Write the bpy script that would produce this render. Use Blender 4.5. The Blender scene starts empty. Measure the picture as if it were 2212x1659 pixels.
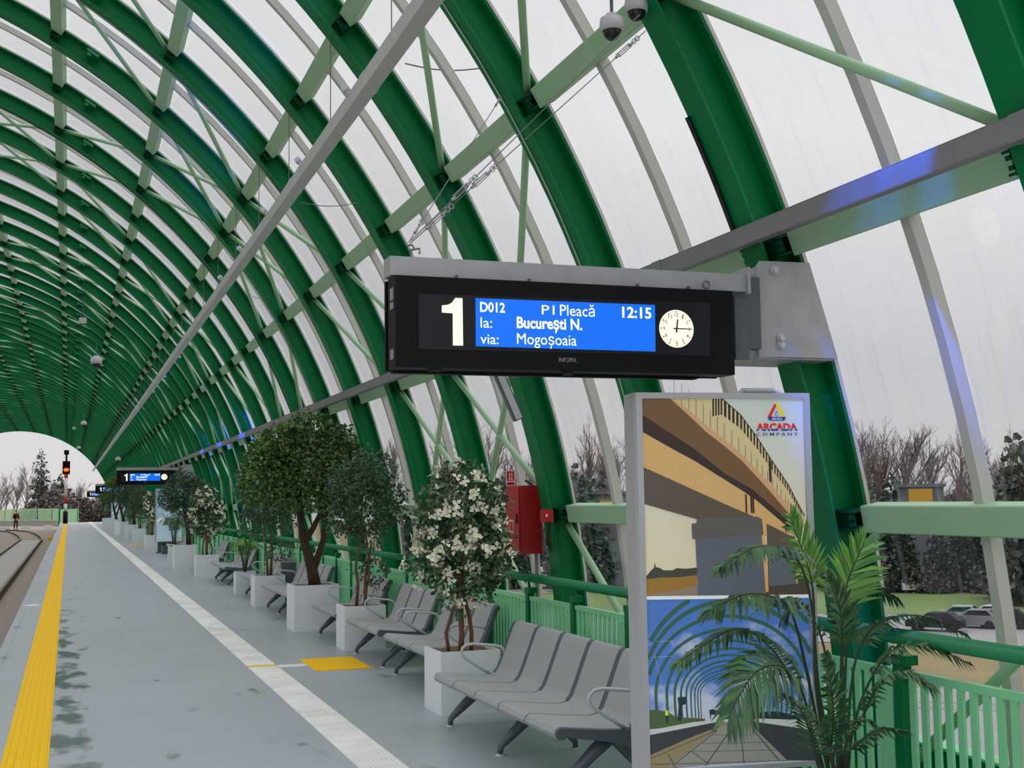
import bpy, bmesh, math, random
from mathutils import Vector, Matrix, Quaternion
R = math.radians
S = bpy.context.scene
C = S.collection
random.seed(7)

# ------------------------------------------------------------------ camera
F_PX = 2696.0
YAW, PITCH, ROLL = 0.3410, 0.0914, -0.0138
CAM = Vector((0, 0, 1.65))
_cy, _sy, _cp, _sp = math.cos(YAW), math.sin(YAW), math.cos(PITCH), math.sin(PITCH)
_f = Vector((_sy*_cp, _cy*_cp, _sp)); _r0 = Vector((_cy, -_sy, 0)); _u0 = _r0.cross(_f)
_r = _r0*math.cos(ROLL) + _u0*math.sin(ROLL); _u = _u0*math.cos(ROLL) - _r0*math.sin(ROLL)
cd = bpy.data.cameras.new('camera'); cam = bpy.data.objects.new('camera', cd); C.objects.link(cam)
cd.sensor_width = 36.0; cd.lens = F_PX/2212*36.0; cd.clip_end = 2000
cam.matrix_world = Matrix(((_r.x, _u.x, -_f.x, 0), (_r.y, _u.y, -_f.y, 0), (_r.z, _u.z, -_f.z, 1.65), (0, 0, 0, 1)))
S.camera = cam

def ray(u, v):
    return _r*((u-1106)/F_PX) + _u*(-(v-829.5)/F_PX) + _f
def at_y(u, v, Y):
    d = ray(u, v); return CAM + d*(Y/d.y)

# ------------------------------------------------------------------ view, world
S.view_settings.view_transform = 'Standard'; S.view_settings.look = 'None'
S.view_settings.exposure = 0.0; S.view_settings.gamma = 1.0; S.view_settings.use_curve_mapping = False
S.cycles.max_bounces = 8; S.cycles.transparent_max_bounces = 12; S.cycles.caustics_reflective = False; S.cycles.caustics_refractive = False
W = bpy.data.worlds.new('overcast_sky'); S.world = W; W.use_nodes = True
nt = W.node_tree; nt.nodes.clear()
wo = nt.nodes.new('ShaderNodeOutputWorld'); bg = nt.nodes.new('ShaderNodeBackground')
tc = nt.nodes.new('ShaderNodeTexCoord'); sx = nt.nodes.new('ShaderNodeSeparateXYZ'); rp = nt.nodes.new('ShaderNodeValToRGB')
nz = nt.nodes.new('ShaderNodeTexNoise'); nz.inputs['Scale'].default_value = 1.6; nz.inputs['Detail'].default_value = 3
ma = nt.nodes.new('ShaderNodeMath'); ma.operation = 'MULTIPLY_ADD'; ma.inputs[1].default_value = 0.10
mb_ = nt.nodes.new('ShaderNodeMath'); mb_.operation = 'MULTIPLY_ADD'; mb_.inputs[1].default_value = 0.16
L = nt.links.new
L(tc.outputs['Generated'], sx.inputs[0]); L(tc.outputs['Generated'], nz.inputs['Vector'])
L(nz.outputs['Fac'], ma.inputs[0]); L(sx.outputs['Z'], ma.inputs[2])
L(sx.outputs['X'], mb_.inputs[0]); L(ma.outputs[0], mb_.inputs[2]); L(mb_.outputs[0], rp.inputs[0]); L(rp.outputs[0], bg.inputs[0]); L(bg.outputs[0], wo.inputs[0])
cr = rp.color_ramp
cr.elements[0].position = 0.0; cr.elements[0].color = (0.70, 0.68, 0.69, 1)
cr.elements[1].position = 1.0; cr.elements[1].color = (0.86, 0.87, 0.90, 1)
for p_, c_ in ((0.10, (0.72, 0.70, 0.715, 1)), (0.24, (0.70, 0.70, 0.725, 1)), (0.42, (0.98, 0.975, 0.99, 1)), (0.62, (0.90, 0.90, 0.93, 1))):
    e = cr.elements.new(p_); e.color = c_
# an overcast sky is brightest overhead
zs = nt.nodes.new('ShaderNodeMapRange'); zs.inputs[1].default_value = 0.45; zs.inputs[2].default_value = 1.0; zs.inputs[3].default_value = 1.0; zs.inputs[4].default_value = 2.3
L(sx.outputs['Z'], zs.inputs[0]); L(zs.outputs[0], bg.inputs[1])

# ------------------------------------------------------------------ materials
def lin(c):
    return tuple((x/12.92 if x <= 0.04045 else ((x+0.055)/1.055)**2.4) for x in (v/255 for v in c))
def mat(name, rgb, rough=0.5, metal=0.0, spec=0.5, noise=None, bump=None, emit=None, srgb=True):
    m = bpy.data.materials.new(name); m.use_nodes = True; t = m.node_tree
    b = t.nodes['Principled BSDF']; c = lin(rgb) if srgb else rgb
    b.inputs['Base Color'].default_value = (*c, 1); b.inputs['Roughness'].default_value = rough
    b.inputs['Metallic'].default_value = metal; b.inputs['Specular IOR Level'].default_value = spec
    if noise:
        sc, amt = noise
        co = t.nodes.new('ShaderNodeTexCoord'); n = t.nodes.new('ShaderNodeTexNoise'); n.inputs['Scale'].default_value = sc; n.inputs['Detail'].default_value = 5
        hs = t.nodes.new('ShaderNodeMix'); hs.data_type = 'RGBA'
        hs.inputs[6].default_value = (*[x*(1-amt) for x in c], 1); hs.inputs[7].default_value = (*[min(1, x*(1+amt)) for x in c], 1)
        t.links.new(co.outputs['Object'], n.inputs['Vector']); t.links.new(n.outputs['Fac'], hs.inputs[0]); t.links.new(hs.outputs[2], b.inputs['Base Color'])
    if bump:
        sc, st = bump
        co = t.nodes.new('ShaderNodeTexCoord'); n = t.nodes.new('ShaderNodeTexNoise'); n.inputs['Scale'].default_value = sc; n.inputs['Detail'].default_value = 4
        bp = t.nodes.new('ShaderNodeBump'); bp.inputs['Strength'].default_value = st; bp.inputs['Distance'].default_value = 0.01
        t.links.new(co.outputs['Object'], n.inputs['Vector']); t.links.new(n.outputs['Fac'], bp.inputs['Height']); t.links.new(bp.outputs[0], b.inputs['Normal'])
    if emit:
        b.inputs['Emission Color'].default_value = (*lin(emit[0]), 1); b.inputs['Emission Strength'].default_value = emit[1]
    return m
def leafmat(name, c0, c1, rough=0.45):
    m = mat(name, c0, rough); t = m.node_tree; b = t.nodes['Principled BSDF']
    g = t.nodes.new('ShaderNodeNewGeometry'); r_ = t.nodes.new('ShaderNodeValToRGB')
    r_.color_ramp.elements[0].color = (*lin(c0), 1); r_.color_ramp.elements[1].color = (*lin(c1), 1)
    t.links.new(g.outputs['Random Per Island'], r_.inputs[0]); t.links.new(r_.outputs[0], b.inputs['Base Color'])
    return m
def flat(name, rgb, e=0.0):
    m = mat(name, rgb, 0.45, spec=0.3, emit=(rgb, e) if e else None); return m

M = {}
M['green'] = mat('signal_green_paint', (0, 122, 68), 0.42, spec=0.18, noise=(3, 0.12))
M['cleat'] = mat('bottle_green_steel', (2, 78, 48), 0.5, spec=0.2)
M['pale'] = mat('pale_green_paint', (165, 206, 166), 0.45, noise=(4, 0.05))
M['mint'] = mat('mint_green_paint', (142, 228, 168), 0.45, noise=(5, 0.05))
M['railgreen'] = mat('rail_green_paint', (20, 135, 85), 0.3)
M['galv'] = mat('galvanised_steel', (172, 174, 178), 0.5, 0.25, noise=(9, 0.22))
M['zinc'] = mat('zinc_tray', (205, 207, 209), 0.5, 0.1, noise=(7, 0.12))
M['traygrey'] = mat('dull_grey_tray', (134, 134, 138), 0.5, 0.1, noise=(7, 0.12))
M['wire'] = mat('steel_wire', (120, 120, 124), 0.4, 0.6)
M['alu'] = mat('white_aluminium', (205, 204, 200), 0.45, 0.1)
M['frame'] = mat('satin_aluminium', (196, 198, 202), 0.4, 0.35)
M['black'] = mat('black_housing', (9, 9, 12), 0.5, spec=0.2)
M['panelblack'] = mat('black_glass_panel', (27, 29, 35), 0.3, spec=0.3)
M['rubber'] = mat('dark_rubber', (28, 28, 30), 0.6)
M['seat'] = mat('grey_steel_seat', (172, 176, 176), 0.5, 0.1, noise=(60, 0.04), bump=(260, 0.15))
M['dark'] = mat('charcoal_frame', (92, 99, 108), 0.45, 0.15)
M['arm'] = mat('silver_tube', (196, 199, 204), 0.35, 0.2)
M['planter'] = mat('white_lacquer', (238, 241, 245), 0.35)
M['soil'] = mat('bark_mulch', (128, 104, 84), 0.9, noise=(60, 0.5), bump=(90, 0.8))
M['bark'] = mat('brown_bark', (70, 50, 40), 0.85, noise=(14, 0.35), bump=(40, 0.6))
M['stem'] = mat('reddish_stem', (128, 84, 60), 0.75, noise=(20, 0.3))
M['palestem'] = mat('pale_stem', (165, 155, 130), 0.75)
M['leaf'] = leafmat('ficus_leaf', (38, 70, 40), (118, 156, 74))
M['leafdark'] = leafmat('dark_ficus_leaf', (48, 74, 58), (96, 130, 92))
M['leafflower'] = leafmat('bougainvillea_leaf', (44, 70, 48), (88, 122, 80))
M['blossom'] = leafmat('cream_blossom', (240, 236, 206), (255, 253, 236), 0.6)
M['frond'] = leafmat('palm_leaf', (30, 66, 44), (78, 124, 70))
M['lime'] = leafmat('lime_palm_leaf', (62, 122, 44), (128, 178, 76))
M['stalk'] = mat('palm_stalk', (48, 62, 40), 0.6)
M['red'] = mat('fire_red_paint', (190, 24, 34), 0.4)
M['white'] = mat('white_paint', (235, 235, 235), 0.5)
M['camgrey'] = mat('camera_grey', (200, 201, 205), 0.4)
M['lens'] = mat('smoked_dome', (25, 22, 24), 0.12)
M['yellow'] = mat('yellow_tactile', (250, 198, 0), 0.55, spec=0.2, noise=(25, 0.08))
M['conc'] = mat('weathered_concrete', (150, 148, 144), 0.85, noise=(3, 0.25))
M['rail'] = mat('rail_steel', (120, 112, 104), 0.4, 0.5)
M['rust'] = mat('rusty_web', (70, 58, 50), 0.8, noise=(8, 0.3))
M['ballast'] = mat('ballast', (152, 140, 128), 0.95, noise=(9, 0.45), bump=(14, 1.0))
M['trackfill'] = mat('pale_gravel', (168, 163, 158), 0.95, noise=(3, 0.35), bump=(20, 0.7))
M['asphalt'] = mat('wet_asphalt', (150, 148, 150), 0.5, noise=(0.4, 0.1))
M['grass'] = mat('winter_grass', (112, 134, 78), 0.95, noise=(0.12, 0.35))
M['drygrass'] = mat('dry_grass', (140, 126, 88), 0.95, noise=(0.2, 0.3))
M['twig'] = mat('hazed_winter_bark', (122, 114, 118), 0.9)  # bark greyed to paint in the mist of distance; no haze volume
M['twigred'] = mat('hazed_reddish_brush', (128, 108, 106), 0.9)  # reddish bark, with distance haze mixed into the colour
M['fir'] = leafmat('hazed_fir_needles', (62, 72, 68), (88, 98, 90))  # needle greens dulled towards grey, haze painted into the colour
M['bush'] = leafmat('hazed_hedge_leaves', (72, 76, 70), (118, 106, 100))  # leaf browns greyed by painted-in haze
M['ochre'] = mat('ochre_facade', (214, 160, 44), 0.8)
M['greywall'] = mat('grey_facade', (110, 112, 118), 0.8)
M['screen'] = mat('blue_screen', (0, 60, 160), 0.4, emit=((0, 108, 232), 0.95))
M['lit'] = mat('white_pixels', (255, 255, 255), 0.5, emit=((255, 255, 255), 1.1))
M['warm'] = mat('warm_lit_panel', (255, 236, 200), 0.5, emit=((255, 238, 205), 0.95))
M['ink'] = mat('black_ink', (15, 15, 18), 0.5)
M['redlamp'] = mat('red_signal_lamp', (255, 40, 20), 0.4, emit=((255, 60, 24), 5.0))
M['blueled'] = mat('blue_led_lens', (10, 60, 255), 0.4, emit=((20, 80, 255), 6.0))
M['grime'] = mat('silver_text', (150, 152, 156), 0.5)

def floor_mat():
    m = mat('grey_resin_floor', (176, 181, 187), 0.42, spec=0.5); t = m.node_tree; b = t.nodes['Principled BSDF']; l = t.links.new
    co = t.nodes.new('ShaderNodeTexCoord'); sp = t.nodes.new('ShaderNodeSeparateXYZ'); l(co.outputs['Object'], sp.inputs[0])
    n1 = t.nodes.new('ShaderNodeTexNoise'); n1.inputs['Scale'].default_value = 0.7; n1.inputs['Detail'].default_value = 6; l(co.outputs['Object'], n1.inputs['Vector'])
    mx = t.nodes.new('ShaderNodeMix'); mx.data_type = 'RGBA'; mx.inputs[6].default_value = (*lin((163, 169, 175)), 1); mx.inputs[7].default_value = (*lin((182, 188, 195)), 1)
    l(n1.outputs['Fac'], mx.inputs[0])
    # thin films of water: along the yellow strip, and odd spots elsewhere
    mp = t.nodes.new('ShaderNodeMapping'); mp.inputs['Scale'].default_value = (2.4, 1.1, 1); l(co.outputs['Object'], mp.inputs[0])
    n2 = t.nodes.new('ShaderNodeTexNoise'); n2.inputs['Scale'].default_value = 1.5; n2.inputs['Detail'].default_value = 3; l(mp.outputs[0], n2.inputs['Vector'])
    def math_(op, a, b_):
        k = t.nodes.new('ShaderNodeMath'); k.operation = op
        for i, z in enumerate((a, b_)):
            if isinstance(z, (int, float)): k.inputs[i].default_value = z
            else: l(z, k.inputs[i])
        return k.outputs[0]
    dist = math_('ABSOLUTE', math_('ADD', sp.outputs['X'], 0.02), 0)
    fy = t.nodes.new('ShaderNodeMapRange'); fy.inputs[1].default_value = 16.0; fy.inputs[2].default_value = 27.0; fy.inputs[3].default_value = 1.0; fy.inputs[4].default_value = 0.0; l(sp.outputs['Y'], fy.inputs[0])
    near = math_('MULTIPLY', math_('MAXIMUM', math_('SUBTRACT', 1.0, math_('MULTIPLY', dist, 3.2)), 0.0), fy.outputs[0])
    wet = math_('ADD', n2.outputs['Fac'], math_('SUBTRACT', math_('MULTIPLY', near, 0.24), 0.07))
    k = t.nodes.new('ShaderNodeMapRange'); k.inputs[1].default_value = 0.575; k.inputs[2].default_value = 0.70; l(wet, k.inputs[0])
    dk = t.nodes.new('ShaderNodeMix'); dk.data_type = 'RGBA'; l(k.outputs[0], dk.inputs[0]); l(mx.outputs[2], dk.inputs[6]); dk.inputs[7].default_value = (*lin((120, 132, 132)), 1)
    l(dk.outputs[2], b.inputs['Base Color'])
    rr = t.nodes.new('ShaderNodeMapRange'); rr.inputs[3].default_value = 0.40; rr.inputs[4].default_value = 0.10; l(k.outputs[0], rr.inputs[0]); l(rr.outputs[0], b.inputs['Roughness'])
    return m
M['floor'] = floor_mat()
def tactile_mat():
    m = mat('white_tactile', (244, 242, 238), 0.5); t = m.node_tree; b = t.nodes['Principled BSDF']; l = t.links.new
    co = t.nodes.new('ShaderNodeTexCoord'); w1 = t.nodes.new('ShaderNodeTexWave'); w1.bands_direction = 'X'; w1.inputs['Scale'].default_value = 11
    w2 = t.nodes.new('ShaderNodeTexWave'); w2.bands_direction = 'Y'; w2.inputs['Scale'].default_value = 1.4
    mu = t.nodes.new('ShaderNodeMath'); mu.operation = 'MULTIPLY'; bp = t.nodes.new('ShaderNodeBump'); bp.inputs['Strength'].default_value = 0.8; bp.inputs['Distance'].default_value = 0.006
    l(co.outputs['Object'], w1.inputs[0]); l(co.outputs['Object'], w2.inputs[0]); l(w1.outputs['Fac'], mu.inputs[0]); l(w2.outputs['Fac'], mu.inputs[1]); l(mu.outputs[0], bp.inputs['Height']); l(bp.outputs[0], b.inputs['Normal'])
    n = t.nodes.new('ShaderNodeTexNoise'); n.inputs['Scale'].default_value = 2; r_ = t.nodes.new('ShaderNodeValToRGB')
    r_.color_ramp.elements[0].position = 0.3; r_.color_ramp.elements[0].color = (*lin((228, 224, 218)), 1); r_.color_ramp.elements[1].position = 0.6; r_.color_ramp.elements[1].color = (*lin((250, 248, 244)), 1)
    l(co.outputs['Object'], n.inputs[0]); l(n.outputs['Fac'], r_.inputs[0]); l(r_.outputs[0], b.inputs['Base Color'])
    return m
M['tactile'] = tactile_mat()
def glass_mat():
    m = bpy.data.materials.new('rain_streaked_glazing'); m.use_nodes = True; t = m.node_tree; t.nodes.clear(); l = t.links.new
    o = t.nodes.new('ShaderNodeOutputMaterial'); tr = t.nodes.new('ShaderNodeBsdfTransparent'); tr.inputs[0].default_value = (0.84, 0.845, 0.85, 1)
    gl = t.nodes.new('ShaderNodeBsdfGlossy'); gl.inputs['Roughness'].default_value = 0.02
    lw = t.nodes.new('ShaderNodeLayerWeight'); lw.inputs[0].default_value = 0.5
    pw = t.nodes.new('ShaderNodeMath'); pw.operation = 'POWER'; pw.inputs[1].default_value = 5.0; l(lw.outputs['Facing'], pw.inputs[0])
    fr = t.nodes.new('ShaderNodeMath'); fr.operation = 'MULTIPLY_ADD'; fr.inputs[1].default_value = 0.75; fr.inputs[2].default_value = 0.045; l(pw.outputs[0], fr.inputs[0])
    df = t.nodes.new('ShaderNodeBsdfDiffuse'); df.inputs[0].default_value = (0.8, 0.8, 0.82, 1)
    m1 = t.nodes.new('ShaderNodeMixShader'); m2 = t.nodes.new('ShaderNodeMixShader')
    co = t.nodes.new('ShaderNodeTexCoord'); mp = t.nodes.new('ShaderNodeMapping'); mp.inputs['Scale'].default_value = (1.2, 14, 1.2)
    n = t.nodes.new('ShaderNodeTexNoise'); n.inputs['Scale'].default_value = 1.5; n.inputs['Detail'].default_value = 4
    k = t.nodes.new('ShaderNodeMapRange'); k.inputs[1].default_value = 0.58; k.inputs[2].default_value = 0.85; k.inputs[3].default_value = 0.0; k.inputs[4].default_value = 0.34
    l(co.outputs['Object'], mp.inputs[0]); l(mp.outputs[0], n.inputs['Vector']); l(n.outputs['Fac'], k.inputs[0])
    l(fr.outputs[0], m1.inputs[0]); l(tr.outputs[0], m1.inputs[1]); l(gl.outputs[0], m1.inputs[2])
    sz = t.nodes.new('ShaderNodeSeparateXYZ'); zr = t.nodes.new('ShaderNodeMapRange'); zr.inputs[1].default_value = 1.6; zr.inputs[2].default_value = 4.2; zr.inputs[3].default_value = 1.0; zr.inputs[4].default_value = 0.12
    mz = t.nodes.new('ShaderNodeMath'); mz.operation = 'MULTIPLY'; l(co.outputs['Object'], sz.inputs[0]); l(sz.outputs['Z'], zr.inputs[0]); l(k.outputs[0], mz.inputs[0]); l(zr.outputs[0], mz.inputs[1])
    l(mz.outputs[0], m2.inputs[0]); l(m1.outputs[0], m2.inputs[1]); l(df.outputs[0], m2.inputs[2]); l(m2.outputs[0], o.inputs[0])
    return m
M['glass'] = glass_mat()

# ------------------------------------------------------------------ mesh builder
class MB:
    def __init__(s): s.v = []; s.f = []; s.m = []
    def add(s, vs, fs, m=0):
        o = len(s.v); s.v += [tuple(v) for v in vs]; s.f += [tuple(i+o for i in f) for f in fs]; s.m += [m]*len(fs)
    def box(s, c, d, m=0, X=None, ch=0.0):
        x, y, z = (k/2 for k in d)
        vs = [Vector((i*x, j*y, k*z)) for i in (-1, 1) for j in (-1, 1) for k in (-1, 1)]
        if X is not None: vs = [X @ v for v in vs]
        s.add([v+Vector(c) for v in vs], [(0, 1, 3, 2), (4, 6, 7, 5), (0, 4, 5, 1), (2, 3, 7, 6), (0, 2, 6, 4), (1, 5, 7, 3)], m)
    def bb(s, a, b, m=0):
        s.box([(p+q)/2 for p, q in zip(a, b)], [abs(q-p) for p, q in zip(a, b)], m)
    def tube(s, pts, r, n=8, m=0, cap=True, flat_=1.0):
        pts = [Vector(p) for p in pts]; rs = r if isinstance(r, (list, tuple)) else [r]*len(pts)
        o = len(s.v); t0 = (pts[1]-pts[0]).normalized()
        up = Vector((0, 0, 1)) if abs(t0.z) < 0.9 else Vector((0, 1, 0))
        a = t0.cross(up).normalized()
        for i, p in enumerate(pts):
            t = (pts[min(i+1, len(pts)-1)] - pts[max(i-1, 0)])
            t = t.normalized() if t.length > 1e-9 else t0
            a = (a - t*a.dot(t)); a = a.normalized() if a.length > 1e-6 else t.orthogonal().normalized()
            b = t.cross(a)
            for k in range(n):
                w = 2*math.pi*k/n
                s.v.append(tuple(p + (a*math.cos(w)*flat_ + b*math.sin(w))*rs[i]))
        for i in range(len(pts)-1):
            for k in range(n):
                k2 = (k+1) % n
                s.f.append((o+i*n+k, o+i*n+k2, o+(i+1)*n+k2, o+(i+1)*n+k)); s.m.append(m)
        if cap:
            s.f.append(tuple(o+k for k in range(n-1, -1, -1))); s.m.append(m)
            s.f.append(tuple(o+(len(pts)-1)*n+k for k in range(n))); s.m.append(m)
    def prism(s, poly, fn, t0, t1, m=0):     # fn(a,b,t) -> xyz
        n = len(poly); o = len(s.v)
        s.v += [tuple(fn(a, b, t0)) for a, b in poly] + [tuple(fn(a, b, t1)) for a, b in poly]
        s.f += [tuple(o+i for i in range(n-1, -1, -1)), tuple(o+n+i for i in range(n))] + [(o+i, o+(i+1) % n, o+n+(i+1) % n, o+n+i) for i in range(n)]
        s.m += [m]*(n+2)
    def ball(s, c, r, m=0, nu=12, nv=8, sc=(1, 1, 1), v0=0.0, v1=1.0):
        o = len(s.v)
        for j in range(nv+1):
            th = math.pi*(v0+(v1-v0)*j/nv)
            for i in range(nu):
                ph = 2*math.pi*i/nu
                s.v.append((c[0]+r*sc[0]*math.sin(th)*math.cos(ph), c[1]+r*sc[1]*math.sin(th)*math.sin(ph), c[2]+r*sc[2]*math.cos(th)))
        for j in range(nv):
            for i in range(nu):
                i2 = (i+1) % nu
                s.f.append((o+j*nu+i, o+(j+1)*nu+i, o+(j+1)*nu+i2, o+j*nu+i2)); s.m.append(m)
    def lathe(s, prof, c=(0, 0, 0), n=16, m=0):
        o = len(s.v)
        for r, z in prof:
            for i in range(n):
                w = 2*math.pi*i/n; s.v.append((c[0]+r*math.cos(w), c[1]+r*math.sin(w), c[2]+z))
        for j in range(len(prof)-1):
            for i in range(n):
                i2 = (i+1) % n; s.f.append((o+j*n+i, o+j*n+i2, o+(j+1)*n+i2, o+(j+1)*n+i)); s.m.append(m)
    def mesh(s, name, mats, smooth=False):
        me = bpy.data.meshes.new(name); me.from_pydata(s.v, [], s.f)
        for k in mats: me.materials.append(M[k] if isinstance(k, str) else k)
        me.polygons.foreach_set('material_index', s.m)
        if smooth: me.polygons.foreach_set('use_smooth', [True]*len(s.f))
        me.update(); return me
    def build(s, name, mats, parent=None, smooth=False, loc=None, rot=None):
        if isinstance(mats, str) or not isinstance(mats, (list, tuple)): mats = [mats]
        return link(name, s.mesh(name, mats, smooth), parent, loc, rot)
def link(name, data, parent=None, loc=None, rot=None):
    o = bpy.data.objects.new(name, data); C.objects.link(o)
    if parent: o.parent = parent
    if loc is not None: o.location = loc
    if rot is not None: o.rotation_euler = rot
    return o
def tag(o, label, cat, group=None, kind=None):
    o['label'] = label; o['category'] = cat
    if group: o['group'] = group
    if kind: o['kind'] = kind
    return o
def thing(name, label, cat, loc=(0, 0, 0), rotz=0, group=None, kind=None):
    o = link(name, None, None, loc, (0, 0, rotz)); o.empty_display_size = 0.1
    return tag(o, label, cat, group, kind)
def struct(o): o['kind'] = 'structure'; return o
def copy_tree(o, parent=None):
    c = o.copy(); C.objects.link(c)
    if parent: c.parent = parent
    for ch in list(o.children): copy_tree(ch, c)
    return c
ONES = 'zeroth first second third fourth fifth sixth seventh eighth ninth tenth eleventh twelfth thirteenth fourteenth fifteenth sixteenth seventeenth eighteenth nineteenth'.split()
TENS = {20: ('twentieth', 'twenty'), 30: ('thirtieth', 'thirty'), 40: ('fortieth', 'forty'), 50: ('fiftieth', 'fifty')}
def nth(n):
    if n < 20: return ONES[n]
    t = n//10*10
    return TENS[t][0] if n == t else TENS[t][1]+'-'+ONES[n-t]
def text_mb(mb, body, x0, x1, z0, z1, y, m=0, bold=0.0, cut=None):
    """flat lettering in the local XZ plane, fitted to the given box (box = extents of the glyphs)"""
    cu = bpy.data.curves.new('t', 'FONT'); cu.body = body; cu.offset = bold; cu.resolution_u = 3
    o = bpy.data.objects.new('t', cu); C.objects.link(o)
    me = bpy.data.meshes.new_from_object(o.evaluated_get(bpy.context.evaluated_depsgraph_get()))
    if cut is not None:                       # keep only the lower part of the letters
        zs = [v.co.y for v in me.vertices]; zc = min(zs)+(max(zs)-min(zs))*cut; z_lo, z_hi = min(zs), zc
        bm_ = bmesh.new(); bm_.from_mesh(me); bmesh.ops.bisect_plane(bm_, geom=bm_.verts[:]+bm_.edges[:]+bm_.faces[:], plane_co=(0, zc, 0), plane_no=(0, 1, 0), clear_outer=True); bm_.to_mesh(me); bm_.free()
    vs = [v.co.copy() for v in me.vertices]; fs = [tuple(p.vertices) for p in me.polygons]
    bpy.data.objects.remove(o); bpy.data.curves.remove(cu); bpy.data.meshes.remove(me)
    ax = min(v.x for v in vs); bx = max(v.x for v in vs); az = min(v.y for v in vs); bz = max(v.y for v in vs)
    mb.add([(x0+(v.x-ax)/(bx-ax)*(x1-x0), y, z0+(v.y-az)/(bz-az)*(z1-z0)) for v in vs], fs, m)

# ------------------------------------------------------------------ vault
RR, XC, ZC, Y0, SP = 8.22, -4.25, 0.158, 5.612, 2.0
JMIN, JMAX = -2, 57
def ang(i): return R(60.6-10.2*i)          # purlin rows: i = 0 top row seen, 3 = above the board, 5 = rail height
ROWS = list(range(-12, 6))
def node(i, j, dr=0.0, dy=0.0):
    a = ang(i); return Vector((XC+(RR+dr)*math.cos(a), Y0+SP*j+dy, ZC+(RR+dr)*math.sin(a)))
A0, A1 = R(-9), R(189)
def arc_sweep(mb, prof, nseg, m=0, a0=A0, a1=A1, cap=True):
    """prof: closed list of (radius offset, y); swept round the vault axis"""
    o = len(mb.v); n = len(prof)
    for k in range(nseg+1):
        a = a0+(a1-a0)*k/nseg
        for dr, y in prof: mb.v.append(((RR+dr)*math.cos(a), y, ZC+(RR+dr)*math.sin(a)))
    for k in range(nseg):
        for q in range(n):
            q2 = (q+1) % n
            mb.f.append((o+k*n+q, o+(k+1)*n+q, o+(k+1)*n+q2, o+k*n+q2)); mb.m.append(m)
    if cap:
        mb.f.append(tuple(o+q for q in range(n))); mb.f.append(tuple(o+nseg*n+q for q in range(n-1, -1, -1))); mb.m += [m, m]
def ibeam(i, o, b, tf, tw):
    return [(i, -b), (i, b), (i+tf, b), (i+tf, tw), (o-tf, tw), (o-tf, b), (o, b), (o, -b), (o-tf, -b), (o-tf, -tw), (i+tf, -tw), (i+tf, -b)]
def cleat(mb, m=0):
    for sg in (-1, 1):
        for tz in (-0.045, 0.045): mb.box((-0.03, sg*0.105, tz), (0.15, 0.19, 0.012), m)
        mb.box((0.0, sg*0.195, 0), (0.11, 0.012, 0.12), m)
        mb.box((-0.085, sg*0.10, 0.0), (0.012, 0.15, 0.11), m)
        for tz in (-0.02, 0.02): mb.box((-0.1, sg*0.17, tz), (0.02, 0.03, 0.02), m)
cl = MB(); cleat(cl); CLEAT = cl.mesh('cleat', ['cleat'])
rb = MB(); arc_sweep(rb, ibeam(-0.158, 0.052, 0.098, 0.014, 0.007), 120); RIB = rb.mesh('arch_rib', ['green'])
rbf = MB(); arc_sweep(rbf, ibeam(-0.158, 0.052, 0.098, 0.014, 0.007), 120)
for i in ROWS:
    c_ = MB(); cleat(c_); a = ang(i); X = Matrix.Rotation(-a, 3, 'Y')
    rbf.add([(X @ Vector(v)) + Vector((RR*math.cos(a), 0, ZC+RR*math.sin(a))) for v in c_.v], c_.f, 1)
RIBFAR = rbf.mesh('arch_rib_far', ['green', 'cleat'])
bar = MB(); arc_sweep(bar, [(0.054, -0.104), (0.054, 0.104), (0.074, 0.104), (0.074, -0.104)], 90); RIBBAR = bar.mesh('glazing_bar', ['alu'])
brk = MB(); brk.box((0, 0, 0), (0.03, 0.20, 0.16)); brk.box((-0.03, -0.06, 0.03), (0.05, 0.03, 0.05)); BRK = brk.mesh('cable_bracket', ['railgreen'])
def rib_label(j):
    if j == 0: return 'dark green arch rib carrying the near departure board'
    if j == -1: return 'dark green arch rib filling the upper right corner of the photo'
    if j == -2: return 'dark green arch rib standing nearest of all, beside the photographer'
    return 'dark green arch rib, %s beyond the one carrying the near board' % nth(j)
for j in range(JMIN, JMAX+1):
    nearj = j <= 14
    o = link('arch_rib', RIB if nearj else RIBFAR, None, (XC, Y0+SP*j, 0)); tag(o, rib_label(j), 'arch rib', 'green arch ribs of the vault')
    link('glazing_bar', RIBBAR, o)
    if nearj:
        for i in ROWS:
            a = ang(i); link('cleat', CLEAT, o, (RR*math.cos(a), 0, ZC+RR*math.sin(a)), (0, -a, 0))
    if j >= 3:
        a = R(57.3)
        link('cable_bracket', BRK, o, ((RR-0.02)*math.cos(a), -0.11, ZC+(RR-0.02)*math.sin(a)), (0, -a, 0))['label'] = 'bright green cable bracket'
def rib_cable(j, a_lo, a_hi, y, r_, mk, label):
    rib = [o for o in C.objects if o.name.startswith('arch_rib') and o.parent is None and abs(o.location.y-(Y0+SP*j)) < 0.01][0]
    m_ = MB(); n_ = 24; m_.tube([((RR-0.158-r_)*math.cos(a_lo+(a_hi-a_lo)*k/n_), y, ZC+(RR-0.158-r_)*math.sin(a_lo+(a_hi-a_lo)*k/n_)) for k in range(n_+1)], r_, 6); m_.build('cable', mk, rib, True)['label'] = label
rib_cable(1, R(8), R(75), 0.02, 0.006, 'alu', 'thin white cable along the rib'); rib_cable(4, R(6), R(80), 0.03, 0.006, 'alu', 'thin white cable along the rib'); rib_cable(7, R(10), R(80), 0.03, 0.007, 'wire', 'thin grey cable along the rib')
rib_cable(0, R(20.5), R(25.5), 0.085, 0.014, 'rubber', 'thick black cable on the rib above the board')
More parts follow.
